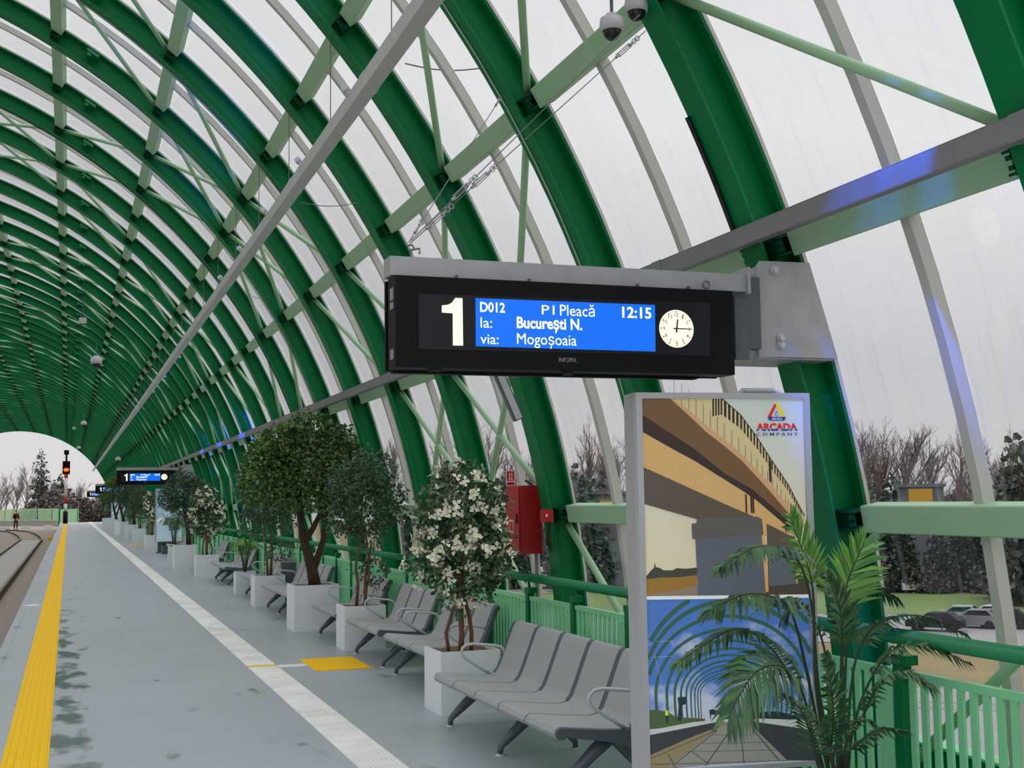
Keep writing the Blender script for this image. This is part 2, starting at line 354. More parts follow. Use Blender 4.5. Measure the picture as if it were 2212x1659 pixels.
# purlins
def cham(w, h, c): return [(-w+c, -h), (w-c, -h), (w, -h+c), (w, h-c), (w-c, h), (-w+c, h), (-w, h-c), (-w, -h+c)]
pm = MB(); pm.prism(cham(0.06, 0.07, 0.006), lambda a, b, t: (a, t, b), -0.80, 0.80); PURL = pm.mesh('purlin', ['pale'])
ROWNAME = {-2: 'row over the far rail', -1: 'row over the near rail', 0: 'row over the platform edge', 1: 'row over the white strip', 2: 'row above the hanging tray',
           3: 'row above the boards', 4: 'row level with the boards', 5: 'lowest row'}
def bay(j):
    if j == -1: return 'last bay before the near board'
    if j == -2: return 'nearest bay of all'
    return '%s bay past the near board' % nth(j+1)
farp = MB()
def far_add(mb, data, loc, X, m=0):
    mb.add([(X @ v.co) + Vector(loc) for v in data.vertices], [tuple(p.vertices) for p in data.polygons], m)
for j in range(JMIN, JMAX):
    for i in ROWS:
        p = (node(i, j)+node(i, j+1))/2; a = ang(i)
        lim = {-2: -1, -1: 34, 0: 38, 1: 40, 2: 42, 3: 42, 4: 40, 5: 22}.get(i, -9)
        if j <= lim:
            o = link('purlin', PURL, None, p, (0, -a, 0))
            tag(o, 'pale purlin, %s, %s' % (ROWNAME[i], bay(j)), 'purlin', 'pale green purlins between the ribs')
        else: far_add(farp, PURL, p, Matrix.Rotation(-a, 3, 'Y'))
tag(farp.build('distant_purlins', 'pale'), 'pale green purlins far down the vault and over the other track', 'purlins', kind='stuff')
# diagonal bracing tubes
LB = (node(0, 0)-node(1, 1)).length-0.16
bmx = MB(); bmx.tube([(0, 0, -LB/2), (0, 0, LB/2)], 0.027, 8); BRACE = bmx.mesh('brace_tube', ['pale'], True)
farb = MB()
GAPN = {-1: 'over the near rail', 0: 'over the yellow strip', 1: 'over the white strip', 2: 'beside the hanging tray', 3: 'above the boards', 4: 'below the boards', 5: 'at the fence foot'}
def brace(i, ja, jb, kind):
    p, q = node(i, ja, -0.03), node(i+1, jb, -0.03); d = (q-p).normalized(); mid = (p+q)/2
    qt = Vector((0, 0, 1)).rotation_difference(d); jj = min(ja, jb)
    lim = {-1: 20, 0: 24, 1: 26, 2: 26, 3: 24, 4: 20, 5: 8}.get(i, -9)
    if jj <= lim:
        o = link('brace_tube', BRACE, None, mid); o.rotation_mode = 'QUATERNION'; o.rotation_quaternion = qt
        tag(o, 'pale brace %s, %s, %s' % ('falling away' if kind == 'N' else 'falling nearer', GAPN[i], bay(jj)), 'brace', 'diagonal brace tubes of the vault')
    else: far_add(farb, BRACE, mid, qt.to_matrix())
for i in range(-12, 6):
    for j in range(JMIN, JMAX):
        if (j-i) % 5 in (3, 4): brace(i, j, j+1, 'N')
        if (j+1+i) % 5 in (2, 3): brace(i, j+1, j, 'M')
tag(farb.build('distant_braces', 'pale', smooth=True), 'thin pale green braces far down the vault and over the other track', 'braces', kind='stuff')
# glazing: one window unit per bay, two panes and the mullion between them
pn = MB(); a0, a1 = R(-8), R(188)
n = 72
for k in range(n+1):
    a = a0+(a1-a0)*k/n
    pn.v += [((RR+0.082)*math.cos(a), 0.03, ZC+(RR+0.082)*math.sin(a)), ((RR+0.082)*math.cos(a), 0.97, ZC+(RR+0.082)*math.sin(a))]
pn.f = [(2*k, 2*k+1, 2*k+3, 2*k+2) for k in range(n)]; pn.m = [0]*n
PANE = pn.mesh('pane', ['glass'], True)
ml = MB(); arc_sweep(ml, [(0.012, -0.030), (0.012, 0.030), (0.078, 0.030), (0.078, -0.030)], 90); MULL = ml.mesh('mullion', ['alu'])
for j in range(JMIN, JMAX):
    w = struct(link('window_%d' % (j-JMIN+1), None, None, (XC, Y0+SP*j, 0)))
    link('pane', PANE, w); link('pane', PANE, w, (0, 1, 0)); link('mullion', MULL, w, (0, 1, 0))

# ------------------------------------------------------------------ platform, track, ground
YB, YE = -3.5, 123.0
def slab(name, a, b, mk): m_ = MB(); m_.bb(a, b); return struct(m_.build(name, mk))
slab('floor', (-0.62, YB, -0.25), (3.80, YE, 0.0), 'floor')
slab('trim_1', (-0.72, YB, -0.20), (-0.622, YE, 0.0), 'floor')
slab('wall_platform', (-0.60, YB, -1.4), (-0.52, YE, -0.252), 'conc')
slab('floor_left', (-12.3, YB, -0.25), (-7.8, YE, 0.0), 'floor')
slab('wall_left', (-8.1, YB, -1.4), (-8.0, YE, -0.252), 'conc')
slab('wall_right', (4.015, YB, -1.4), (4.09, 114, 0.41), 'green')
m_ = MB(); m_.bb((3.985, YB, 0.412), (4.09, 114, 0.425)); struct(m_.build('trim_2', 'mint'))
def strip_bed(x0, x1, y0, y1, nb, name):
    m_ = MB()
    for k in range(nb+1):
        y = y0+(y1-y0)*k/nb; z = -0.95 if y < 100 else -0.95+min(0.39, (y-100)*0.039)
        m_.v += [(x0, y, z), (x1, y, z)]
    m_.f = [(2*k, 2*k+1, 2*k+3, 2*k+2) for k in range(nb)]; m_.m = [0]*nb
    return m_.build(name, 'ballast')
tag(strip_bed(-7.98, -0.61, YB, 118, 61, 'ballast'), 'grey ballast bed of crushed stone beside the platform', 'ballast', kind='stuff')
tag(strip_bed(-40, 8, 123.05, 160, 6, 'gravel'), 'gravel yard beyond the end of the platform', 'gravel', kind='stuff')
tag(strip_bed(-7.98, -0.61, 118.02, 123.04, 3, 'gravel'), 'gravel area where the tracks leave the vault', 'gravel', kind='stuff')
def track_x(y, x): return x if y < 96 else x-0.0065*(y-96)**2 if y < 118 else x-3.146-0.286*(y-118)
def rail(x, label):
    yy = [YB+2*k for k in range(50)]+[97+1.5*k for k in range(24)]
    zz = lambda y: -0.75 if y < 100 else -0.75+min(0.3, (y-100)*0.03)
    t = thing('rail', label, 'rail', (0, 0, 0), 0, 'rails of the tracks')
    a = MB(); b = MB()
    for mbx, hw, z0, z1 in ((a, 0.036, -0.045, 0.0), (b, 0.016, -0.17, -0.045), (b, 0.075, -0.20, -0.17)):
        o = len(mbx.v)
        for y in yy:
            X_, Z_ = track_x(y, x), zz(y); mbx.v += [(X_-hw, y, Z_+z0), (X_+hw, y, Z_+z0), (X_+hw, y, Z_+z1), (X_-hw, y, Z_+z1)]
        for k in range(len(yy)-1):
            for q in range(4):
                q2 = (q+1) % 4; mbx.f.append((o+4*k+q, o+4*k+4+q, o+4*k+4+q2, o+4*k+q2)); mbx.m.append(0)
    a.build('rail_head', 'rail', t); b.build('rail_foot', 'rust', t)
rail(-1.80, 'right-hand steel rail of the track next to the platform edge')
rail(-3.24, 'second rail from the platform edge, on the near track')
rail(-5.30, 'third rail from the platform edge, on the far track')
rail(-6.74, 'farthest rail from the platform, on the far track')
for x0, x1, lb in ((-3.20, -1.85, 'pale fine gravel filling the space between the rails of the near track'), (-6.70, -5.35, 'pale fine gravel filling the space between the rails of the far track')):
    m_ = MB(); m_.bb((x0, YB, -0.945), (x1, 97, -0.875)); tag(m_.build('track_fill', 'trackfill'), lb, 'gravel', kind='stuff')
# tactile strips
def ridged(name, x0, x1, y0, y1, nr, mk, along=True, h=0.006):
    m_ = MB(); m_.bb((x0, y0, 0.0), (x1, y1, 0.004))
    w = (x1-x0)/nr
    for k in range(nr):
        xa = x0+w*(k+0.22); xb = x0+w*(k+0.78); q = 0.008
        m_.prism([(xa, 0.004), (xa+q, 0.004+h), (xb-q, 0.004+h), (xb, 0.004)], lambda a, b, t: (a, t, b), y0+0.01, y1-0.01)
    return m_.build(name, mk)
ys = MB(); yy0 = YB
k = 0
tag(ridged('tactile_strip', -0.382, -0.094, YB, 115.5, 6, 'yellow'), 'yellow ridged tactile strip along the platform edge', 'tactile strip')
m_ = MB(); m_.bb((1.721, YB, 0), (2.006, 12.85, 0.005)); m_.bb((1.721, 12.96, 0), (2.006, 51.0, 0.005)); m_.bb((1.721, 51.15, 0), (2.006, YE-0.4, 0.005))
tag(m_.build('tactile_strip', 'tactile'), 'long white studded tactile strip down the middle of the platform', 'tactile strip')
for n_, (y, lb) in enumerate(((12.905, 'near the white link strip'), (51.07, 'far down the platform'))):
    m_ = MB(); m_.bb((1.721, y-0.05, 0), (2.006, y+0.05, 0.006))
    tag(m_.build('marker_bar', 'yellow'), 'short yellow bar across the white strip, %s' % lb, 'floor marking', 'yellow bars across the white strip')
m_ = MB(); m_.bb((2.012, 12.72, 0), (2.29, 12.90, 0.004)); tag(m_.build('link_strip', 'white'), 'short white strip joining the white tactile strip to the yellow pad', 'floor marking')
for y, lb in ((12.28, 'beside the benches nearest the camera'), (51.5, 'in front of a far white planter')):
    o = ridged('tactile_pad', 2.30, 2.86, y, y+0.98, 12, 'yellow'); tag(o, 'square yellow ridged tactile pad %s' % lb, 'tactile pad', 'yellow tactile pads')
m_ = MB(); m_.bb((-0.60, 33.2, 0), (1.715, 33.32, 0.002)); m_.bb((2.01, 33.2, 0), (3.5, 33.32, 0.002)); tag(m_.build('joint_seam', mat('pale_seam', (182, 186, 190), 0.5)), 'pale sealed joint crossing the grey platform floor', 'floor joint')
m_ = MB(); m_.lathe([(0, 0.003), (0.13, 0.003), (0.13, 0)], (-0.54, 22.3, 0), 24); tag(m_.build('floor_disc', 'white'), 'round white disc on the platform edge left of the yellow strip', 'marker disc')
# exterior ground
GZ = -9.0
m_ = MB(); m_.add([(4.5, -60, GZ), (600, -60, GZ), (600, 600, GZ), (4.5, 600, GZ)], [(0, 1, 2, 3)]); struct(m_.build('ground_right', 'drygrass'))
def ring(name, d0, d1, mk, ua=700, ub=2700, dz=0.04):
    m_ = MB(); n_ = 20
    for k in range(n_+1):
        d = ray(ua+(ub-ua)*k/n_, 1060); d = Vector((d.x, d.y, 0)).normalized()
        m_.v += [(d.x*d0, d.y*d0, GZ+dz), (d.x*d1, d.y*d1, GZ+dz)]
    m_.f = [(2*k, 2*k+1, 2*k+3, 2*k+2) for k in range(n_)]; m_.m = [0]*n_
    return m_.build(name, mk)
struct(ring('road', 34, 66, 'asphalt')); struct(ring('road_kerb', 66.1, 68, 'conc')); struct(ring('road', 68.1, 73, 'asphalt')); struct(ring('road_parking', 94, 116, 'asphalt')); struct(ring('road_parking', 141, 190, 'asphalt', 800, 1500))
tag(ring('lawn', 116.2, 140, 'grass'), 'green lawn beyond the car park outside the glazing', 'lawn', kind='stuff')
m_ = MB(); m_.add([(-600, YE+2, -0.7), (4.4, YE+2, -0.7), (60, 600, -0.7), (-600, 600, -0.7)], [(0, 1, 2, 3)]); struct(m_.build('ground_far', 'drygrass'))
m_ = MB(); m_.add([(-600, -60, -1.6), (-12.6, -60, -1.6), (-12.6, YE+1, -1.6), (-600, YE+1, -1.6)], [(0, 1, 2, 3)]); struct(m_.build('ground_left', 'drygrass'))

# ------------------------------------------------------------------ balustrade
FX = 3.66
tp = MB(); tp.bb((-0.03, -0.03, 0.0), (0.03, 0.03, 0.90)); POST = tp.mesh('post', ['green'])
bk = MB(); bk.bb((-0.035, -0.075, 0.86), (0.035, 0.035, 0.905)); bk.tube([(0, 0, 0.90), (-0.01, 0, 0.955)], 0.011, 6); BRKT = bk.mesh('rail_bracket', ['green'])
t_ = MB(); t_.bb((-0.02, 0.045, 0.80), (0.02, 0.955, 0.835)); TOPR = t_.mesh('top_rail', ['mint'])
t_ = MB(); t_.bb((-0.02, 0.045, 0.08), (0.02, 0.955, 0.115)); BOTR = t_.mesh('bottom_rail', ['mint'])
t_ = MB(); t_.bb((-0.018, -0.02, 0.115), (-0.004, 0.02, 0.80)); BALU = t_.mesh('baluster', ['mint'])
t_ = MB(); t_.bb((-0.024, 0.045, 0.115), (-0.02, 0.135, 0.80)); t_.ball((-0.026, 0.09, 0.78), 0.012); PLATE = t_.mesh('fixing_plate', ['mint'])
t_ = MB()
for k in range(10): t_.bb((-0.018, 0.15+0.082*k, 0.115), (-0.004, 0.19+0.082*k, 0.80))
BALS = t_.mesh('balusters', ['mint'])
for k in range(0, 112):
    y = -0.03+k*0.997
    if y < 1.5: continue
    q = round((y-4.96)/0.997)
    lab = ('mint green balustrade panel with dark post, right beside the front palm' if q == 0 else 'mint green balustrade panel, %s towards the camera from the front palm' % nth(-q) if q < 0
           else 'mint green balustrade panel, %s beyond the one beside the front palm' % nth(q) if q < 60 else 'mint green balustrade panel at the far end of the platform')
    t = thing('balustrade_panel', lab, 'balustrade', (FX, y, 0), 0, 'balustrade panels along the platform' if q < 60 else 'balustrade panels at the far end')
    for me in (POST, BRKT, TOPR, BOTR, PLATE): link(me.name, me, t)
    if q < 12:
        for b in range(10): link('baluster', BALU, t, (0, 0.17+0.082*b, 0))
    else: link('balusters', BALS, t)['kind'] = 'stuff'
m_ = MB(); m_.tube([(3.635, 1.5, 0.99), (3.635, 111, 0.99)], 0.036, 14); tag(m_.build('handrail', 'railgreen', smooth=True), 'long round green handrail running above the balustrade', 'handrail')

# ------------------------------------------------------------------ cable trays
def cable_tray(name, x, z, w, h, y0, y1, label, mk='zinc'):
    t = thing(name, label, 'cable tray', (x, y0, z)); ln = y1-y0
    m_ = MB()
    m_.bb((-w/2, 0, -h/2), (w/2, ln, -h/2+0.004)); m_.bb((-w/2, 0, -h/2+0.005), (-w/2+0.004, ln, h/2)); m_.bb((w/2-0.004, 0, -h/2+0.005), (w/2, ln, h/2))
    m_.bb((-w/2, 0, h/2+0.001), (w/2, ln, h/2+0.005))
    m_.build('trough', mk, t)
    y = 2.0
    while y < min(ln, 60):
        c = MB(); c.bb((-w/2-0.003, y, -h/2-0.003), (w/2+0.003, y+0.12, h/2+0.008)); c.build('joint_sleeve', mk, t); y += 3.0
    return t
tray = cable_tray('cable_tray', 1.91, 4.53, 0.105, 0.11, 3.2, 113.5, 'grey cable tray hung on wires under the vault, running into the distance')
for j in range(0, 44):
    m_ = MB(); y = Y0+SP*j; zt = ZC+math.sqrt((RR-0.157)**2-(1.91-XC)**2)
    m_.tube([(0, y-3.2, 0.065), (0, y-3.2, zt-4.53-0.01)], 0.004, 5); m_.build('suspension_wire', 'wire', tray)
tray2 = cable_tray('cable_tray', 3.265, 2.975, 0.05, 0.095, -1.5, 113.5, 'narrow grey cable tray fixed along the ribs at board height, glowing blue in places', 'traygrey')
for j in range(-2, 30):
    m_ = MB(); y = Y0+SP*j+1.5; m_.bb((0.03, y-0.04, -0.03), (0.085, y+0.04, 0.03)); m_.build('tray_bracket', 'zinc', tray2)
# blue floodlights clipped to the upper tray
def flood(y, x, z, target, power, label, size=60):
    t = thing('led_floodlight', label, 'floodlight', (x, y, z), 0, 'blue floodlights of the vault')
    d = (Vector(target)-Vector((x, y, z))).normalized(); qt = Vector((0, 0, -1)).rotation_difference(d); X = qt.to_matrix()
    b = MB(); b.box((0, 0, 0), (0.05, 0.05, 0.04), 0, X); b.box(X @ Vector((0, 0, 0.035)), (0.012, 0.012, 0.04), 0, X); b.build('lamp_body', 'zinc', t)
    b = MB(); b.box(X @ Vector((0, 0, -0.023)), (0.04, 0.04, 0.005), 0, X); b.build('lens', 'blueled', t)
    ld = bpy.data.lights.new('blue_beam', 'SPOT'); ld.energy = power; ld.color = (0.02, 0.12, 1.0); ld.spot_size = R(size); ld.spot_blend = 0.8; ld.shadow_soft_size = 0.03
    lo = bpy.data.objects.new('blue_beam', ld); C.objects.link(lo); lo.parent = t; lo.location = d*0.04; lo.rotation_mode = 'QUATERNION'; lo.rotation_quaternion = qt
flood(3.738, 2.895, 3.88, (3.25, 4.22, 2.97), 300, 'blue floodlight on the rib nearest the camera, lower of its pair', 21); flood(3.738, 2.84, 3.95, (3.25, 4.55, 2.97), 310, 'blue floodlight on the rib nearest the camera, upper of its pair', 19)
for k, y in enumerate((6.7, 8.7, 10.7, 12.7, 14.7, 16.7)):
    flood(y, 1.84, 4.62, (1.35, y+0.95, 6.05), 60, 'blue floodlight on the hanging tray, aimed up at the %s rib past the board' % nth(k+1), 40)
for y in (25, 29, 33):
    flood(y, 1.99, 4.50, (3.25, y+0.4, 2.97), 900, 'blue floodlight on the hanging tray, %s of the far three' % {25: 'nearest', 29: 'middle', 33: 'last'}[y], 34)

# ------------------------------------------------------------------ departure boards
BX, BY, BZ = 2.18, 5.30, 2.435
def SXZ(x, y):       # crop coordinates of the board photo -> board-local x, z
    p = at_y(820+x*1020/2212, 520+y*340/737, BY); return p.x-BX, p.z-BZ
board = thing('departure_board', 'black departure board nearest the camera, filling the middle of the photo', 'departure board', (BX, BY, BZ), 0, 'platform departure boards')
x0, x1, z0, z1 = -0.84, 0.845, -0.205, 0.205
h = MB(); h.prism([(x0, z0+0.0), (x1, z0), (x1, z1), (x0, z1)], lambda a, b, t: (a, t, b), 0.0, 0.13)
h.prism([(x0+0.02, z0-0.012), (x1-0.14, z0-0.012), (x1-0.05, z0+0.02), (x1-0.02, z1-0.02), (x0+0.02, z1-0.02)], lambda a, b, t: (a, t, b), 0.131, 0.175)
h.prism([(x0, z0), (x1, z0), (x1, z1), (x0, z1)], lambda a, b, t: (a, t, b), 0.176, 0.20)
h.build('housing', 'black', board)
g = MB(); g.prism([SXZ(180, 250), SXZ(1545, 292), SXZ(1547, 540), SXZ(182, 508)][::-1], lambda a, b, t: (a, t, b), -0.004, -0.0005); g.build('window_glass', 'panelblack', board)
for za, zb in ((0.10, 0.155), (0.06, 0.09), (-0.165, -0.12)):
    g = MB(); g.bb((x0-0.003, 0.03, za), (x0-0.0005, 0.085, zb)); g.build('rating_sticker', 'grime', board)
g = MB(); g.bb((-0.03, 0.02, z0-0.014), (0.01, 0.06, z0-0.0005)); g.bb((-0.68, 0.03, z0-0.010), (-0.62, 0.06, z0-0.0005)); g.build('lock', 'rubber', board)
sc_ = MB(); sc_.prism([SXZ(447, 270), SXZ(1286, 302), SXZ(1289, 520), SXZ(449, 495)][::-1], lambda a, b, t: (a, t, b), -0.009, -0.0045); screen = sc_.build('screen', 'screen', board)
def sign_text(body, xa, xb, ya, yb, bold=0.0):
    (p, z_b), (q, z_t) = SXZ(xa, yb), SXZ(xb, ya); tx = MB(); text_mb(tx, body, p, q, z_b, z_t, -0.0098, 0, bold); tx.build('screen_text', 'lit', screen)
sign_text('D012', 468, 584, 292, 335, 0.022); sign_text('P1', 757, 815, 305, 346); sign_text('Pleac\u0103', 842, 1003, 302, 352); sign_text('12:15', 1133, 1268, 315, 362, 0.022)
sign_text('la:', 470, 524, 362, 408); sign_text('Bucure\u0219ti N.', 640, 945, 368, 428, 0.024); sign_text('via:', 470, 553, 442, 484); sign_text('Mogo\u0219oaia', 641, 918, 443, 502)
d1 = MB(); d1.prism([SXZ(a, b) for a, b in ((290, 304), (318, 301), (338, 290), (352, 269), (386, 270), (389, 492), (342, 491), (341, 341), (290, 337))][::-1], lambda a, b, t: (a, t, b), -0.0075, -0.0045); d1.build('platform_number', 'warm', board)
ccx, ccz = SXZ(1388, 413); cr_ = 0.0905
dk_ = MB(); dk_.prism([(ccx+cr_*math.cos(2*math.pi*k/40), ccz+cr_*math.sin(2*math.pi*k/40)) for k in range(40)], lambda a, b, t: (a, t, b), -0.0075, -0.0045); clock = dk_.build('clock_face', 'warm', board)
nm = MB()
for k in range(1, 13):
    a = math.pi/2-2*math.pi*k/12; c = (ccx+0.066*math.cos(a), ccz+0.066*math.sin(a)); w = 0.0055 if k < 10 else 0.0095
    if k == 1: w = 0.003
    text_mb(nm, str(k), c[0]-w, c[0]+w, c[1]-0.0085, c[1]+0.0085, -0.0082, 0, 0.004)
for k in range(60):
    a = 2*math.pi*k/60; l_ = 0.008 if k % 5 == 0 else 0.004; w = 0.0022 if k % 5 == 0 else 0.0009
    p, q = Vector((math.cos(a), math.sin(a))), Vector((-math.sin(a), math.cos(a)))
    vs = [p*(0.084)+q*w, p*(0.084-l_)+q*w, p*(0.084-l_)-q*w, p*0.084-q*w]; nm.add([(ccx+v.x, -0.0082, ccz+v.y) for v in vs], [(0, 1, 2, 3)])
nm.build('clock_numerals', 'ink', clock)
def hand(ang_, ln, w, y, name):
    m_ = MB(); p, q = Vector((math.sin(ang_), math.cos(ang_))), Vector((math.cos(ang_), -math.sin(ang_)))
    m_.prism([(ccx+v.x, ccz+v.y) for v in (p*ln+q*w, p*ln-q*w, -p*0.018-q*w*1.3, -p*0.018+q*w*1.3)], lambda a, b, t: (a, t, b), y-0.0008, y); m_.build(name, 'ink', clock)
hand(R(7.5), 0.046, 0.0032, -0.0088, 'hour_hand'); hand(R(90), 0.074, 0.0022, -0.0098, 'minute_hand')
mk_ = MB(); (a_, zb_), (b_, zt_) = SXZ(840, 568), SXZ(922, 549); text_mb(mk_, 'INFOPIX', a_, b_, zb_, zt_, -0.0012, 0, 0.004); mk_.build('maker_mark', 'grime', board)
# bracket arm of the board, carried by the rib
bm = MB(); bm.bb((-0.85, 0.05, 0.214), (0.95, 0.17, 0.30)); bm.bb((0.951, 0.03, 0.20), (0.966, 0.19, 0.335))
bm.build('support_beam', 'galv', board)
bt = MB()
for xq, zq in ((-0.55, 0.212), (-0.2, 0.212), (0.35, 0.212), (0.62, 0.212)): bt.bb((xq, 0.03, zq-0.006), (xq+0.012, 0.045, zq+0.012))
bt.build('fixing_bolt', 'dark', board)
ey = MB()
ey.tube([(0.72+0.018*math.cos(w), 0.03, 0.235+0.018*math.sin(w)) for w in [2*math.pi*k/12 for k in range(13)]], 0.004, 6); ey.build('eye_bolt', 'wire', board)
hk = MB(); hk.tube([(-0.74, 0.1, 0.30), (-0.74, 0.1, 0.335), (-0.725, 0.1, 0.35), (-0.735, 0.1, 0.365), (-0.755, 0.1, 0.36)], 0.005, 6); hk.tube([(-0.745, 0.1, 0.34), (-0.70, 0.1, 0.35), (-0.70, 0.1, 0.325)], 0.005, 6); hk.build('hook', 'wire', board)
pl = MB(); px_ = [(1.08, 0.39), (1.37, 0.395), (1.43, 0.20), (1.52, -0.095), (1.06, -0.095), (1.06, 0.36)]
pl.prism(px_[::-1], lambda a, b, t: (a, t, b), 0.13, 0.142); pl.bb((1.06, 0.143, -0.095), (1.07, 0.50, 0.36)); pl.bb((1.06, 0.143, -0.105), (1.50, 0.50, -0.0955)); pl.build('rib_clamp', 'galv', board)
pl = MB(); pl.bb((0.90, 0.08, -0.12), (0.975, 0.10, 0.199)); pl.bb((0.96, 0.10, -0.06), (1.058, 0.18, 0.30)); pl.build('side_plate', 'dark', board)
for xq, zq in ((1.16, 0.345), (1.185, 0.0), (1.185, -0.035)):
    b = MB(); b.lathe([(0, -0.022), (0.016, -0.022), (0.016, -0.010), (0.024, -0.009), (0.024, 0)], (0, 0, 0), 10); b.build('bolt', 'frame', board, loc=(xq, 0.129, zq), rot=(-math.pi/2, 0, 0))
for j, lb in ((17, 'second black departure board down the platform, above the far planters'), (33, 'third black departure board, partly hidden by dark trees far away'), (50, 'farthest small departure board, against the sky of the tunnel mouth')):
    o = copy_tree(board); o.location = (BX, BY+SP*j, BZ); o['label'] = lb
# stay wires from the board's hook to the ribs, with turnbuckles
def stay(p, q, label, at, loops=2):
    p, q = Vector(p), Vector(q); t = thing('stay_wire', label, 'stay wire', p, 0, 'stay wires of the near board'); d = (q-p); n_ = d.normalized()
    m_ = MB(); m_.tube([(0, 0, 0), d], 0.0026, 6); m_.build('wire', 'wire', t)
    for f in at:
        c = d*f; b = MB(); o_ = n_.orthogonal()*0.009
        b.tube([c-n_*0.05+o_, c+n_*0.05+o_], 0.003, 6); b.tube([c-n_*0.05-o_, c+n_*0.05-o_], 0.003, 6); b.tube([c-n_*0.065, c-n_*0.04], 0.008, 6); b.tube([c+n_*0.04, c+n_*0.065], 0.008, 6)
        for e in (0.08, 0.105):
            cc = c+n_*e; s_ = n_.cross(Vector((0, 1, 0))).normalized()
            b.tube([cc+(n_*math.cos(w)+s_*math.sin(w))*0.012 for w in [2*math.pi*k/8 for k in range(9)]], 0.003, 5)
        b.build('turnbuckle', 'galv', t)
hk_p = (BX-0.745, BY+0.1, BZ+0.37)
stay(hk_p, (2.69, 5.50, 3.98), 'stay wire with turnbuckles from the board to its own rib, lower of two', (0.10, 0.28, 0.9))
stay((hk_p[0], hk_p[1]+0.02, hk_p[2]+0.01), (2.62, 7.50, 4.27), 'thin stay wire from the board back to the next rib', (0.07, 0.93))
stay((hk_p[0], hk_p[1]-0.02, hk_p[2]+0.01), (2.66, 5.50, 4.06), 'stay wire from the board to its own rib, upper of two', (0.2,))
for (a, b, lb) in (((875, 137, 9.0), (1043, 147, 8.6), 'slack cable hanging between the upper tray and a rib, near the top'), ((650, 437, 11.4), (772, 438, 11.2), 'slack cable below the tray left of the board'), ((545, 640, 17.5), (584, 637, 17.4), 'short slack cable below the tray farther down')):
    p, q = at_y(*a), at_y(*b); m_ = MB(); m_.tube([p+(q-p)*k/8-Vector((0, 0, 0.035*math.sin(math.pi*k/8))) for k in range(9)], 0.006 if a[0] > 800 else 0.004, 5)
    tag(m_.build('slack_cable', 'wire'), lb, 'cable', 'slack cables under the vault')
# linear luminaire under the near board
p, q = at_y(1074, 800, 8.5), at_y(1120, 907, 8.5); lm = thing('linear_luminaire', 'dark slim linear lamp hanging at a slant below the near board', 'lamp', p)
d = q-p; n_ = d.normalized(); X = Vector((0, 0, 1)).rotation_difference(n_).to_matrix()
m_ = MB(); m_.box(d/2, (0.07, 0.05, d.length), 0, X); m_.build('lamp_housing', 'dark', lm)
m_ = MB(); m_.box(d/2+X @ Vector((0, -0.028, 0)), (0.05, 0.004, d.length*0.96), 0, X); m_.build('diffuser', 'zinc', lm)
m_ = MB(); m_.tube([d*0.12+Vector((0.03, 0, 0)), d*0.1+Vector((0.20, 0.1, 0.06)), (0.36, 0.2, 0.12)], 0.008, 6); m_.tube([d*0.12+Vector((0.1, 0.05, 0)), d*0.1+Vector((0.26, 0.1, 0.02))], 0.012, 6); m_.build('mounting_arm', 'wire', lm)
# dome cameras
def dome(p, drop, label, sc=1.0):
    t = thing('dome_camera', label, 'camera', p, 0, 'ceiling cameras'); k = sc
    m_ = MB(); m_.lathe([(0.0, 0.078*k), (0.03*k, 0.078*k), (0.034*k, 0.062*k), (0.058*k, 0.055*k), (0.063*k, 0.02*k), (0.060*k, -0.005*k), (0.048*k, -0.01*k)], (0, 0, 0), 20); m_.build('camera_body', 'camgrey', t, True)
    m_ = MB(); m_.ball((0, 0, -0.012*k), 0.045*k, 0, 18, 10, (1, 1, 1.05), 0.45, 1.0); m_.build('dome', 'lens', t, True)
    m_ = MB(); m_.tube([(0, 0, 0.07*k), (0, 0, drop)], 0.009, 8); m_.build('stem', 'dark', t)
pd = at_y(1322, 63, 5.55); dome(pd, 0.42, 'white dome camera on a stem at the top of the photo, lower of two')
pd = at_y(1375, 22, 5.62); dome(pd, 0.36, 'white dome camera at the very top of the photo, higher of two')
for u, v, Y, lb, drop in ((208, 784, 31.5, 'white dome camera hanging over the white strip, first down the vault', 0.5), (181, 917, 60, 'white dome camera hanging left of the tray, far down the vault', 0.6), (343, 921, 44, 'white dome camera beside the right-hand ribs above the second board', 0.6),
                          (255, 994, 66, 'white dome camera hanging over the far trees', 0.6), (170, 969, 90, 'white dome camera at the tunnel mouth', 0.5)):
    dome(at_y(u, v, Y), drop, lb, 2.2)
for u, v, Y, lb in ((179, 693, 25.5, 'small white box hanging over the platform edge'), (160, 925, 62, 'tiny white box hanging far down the vault')):
    t = thing('hanging_box', lb, 'box', at_y(u, v, Y)); m_ = MB(); m_.bb((-0.07, -0.05, -0.06), (0.07, 0.05, 0.06)); m_.build('casing', 'camgrey', t); m_ = MB(); m_.bb((-0.07, -0.052, -0.075), (0.07, 0.04, -0.061)); m_.build('lens_strip', 'rust', t); m_ = MB(); m_.tube([(0, 0, 0.06), (0, 0, 0.4)], 0.008, 6); m_.build('stem', 'dark', t)

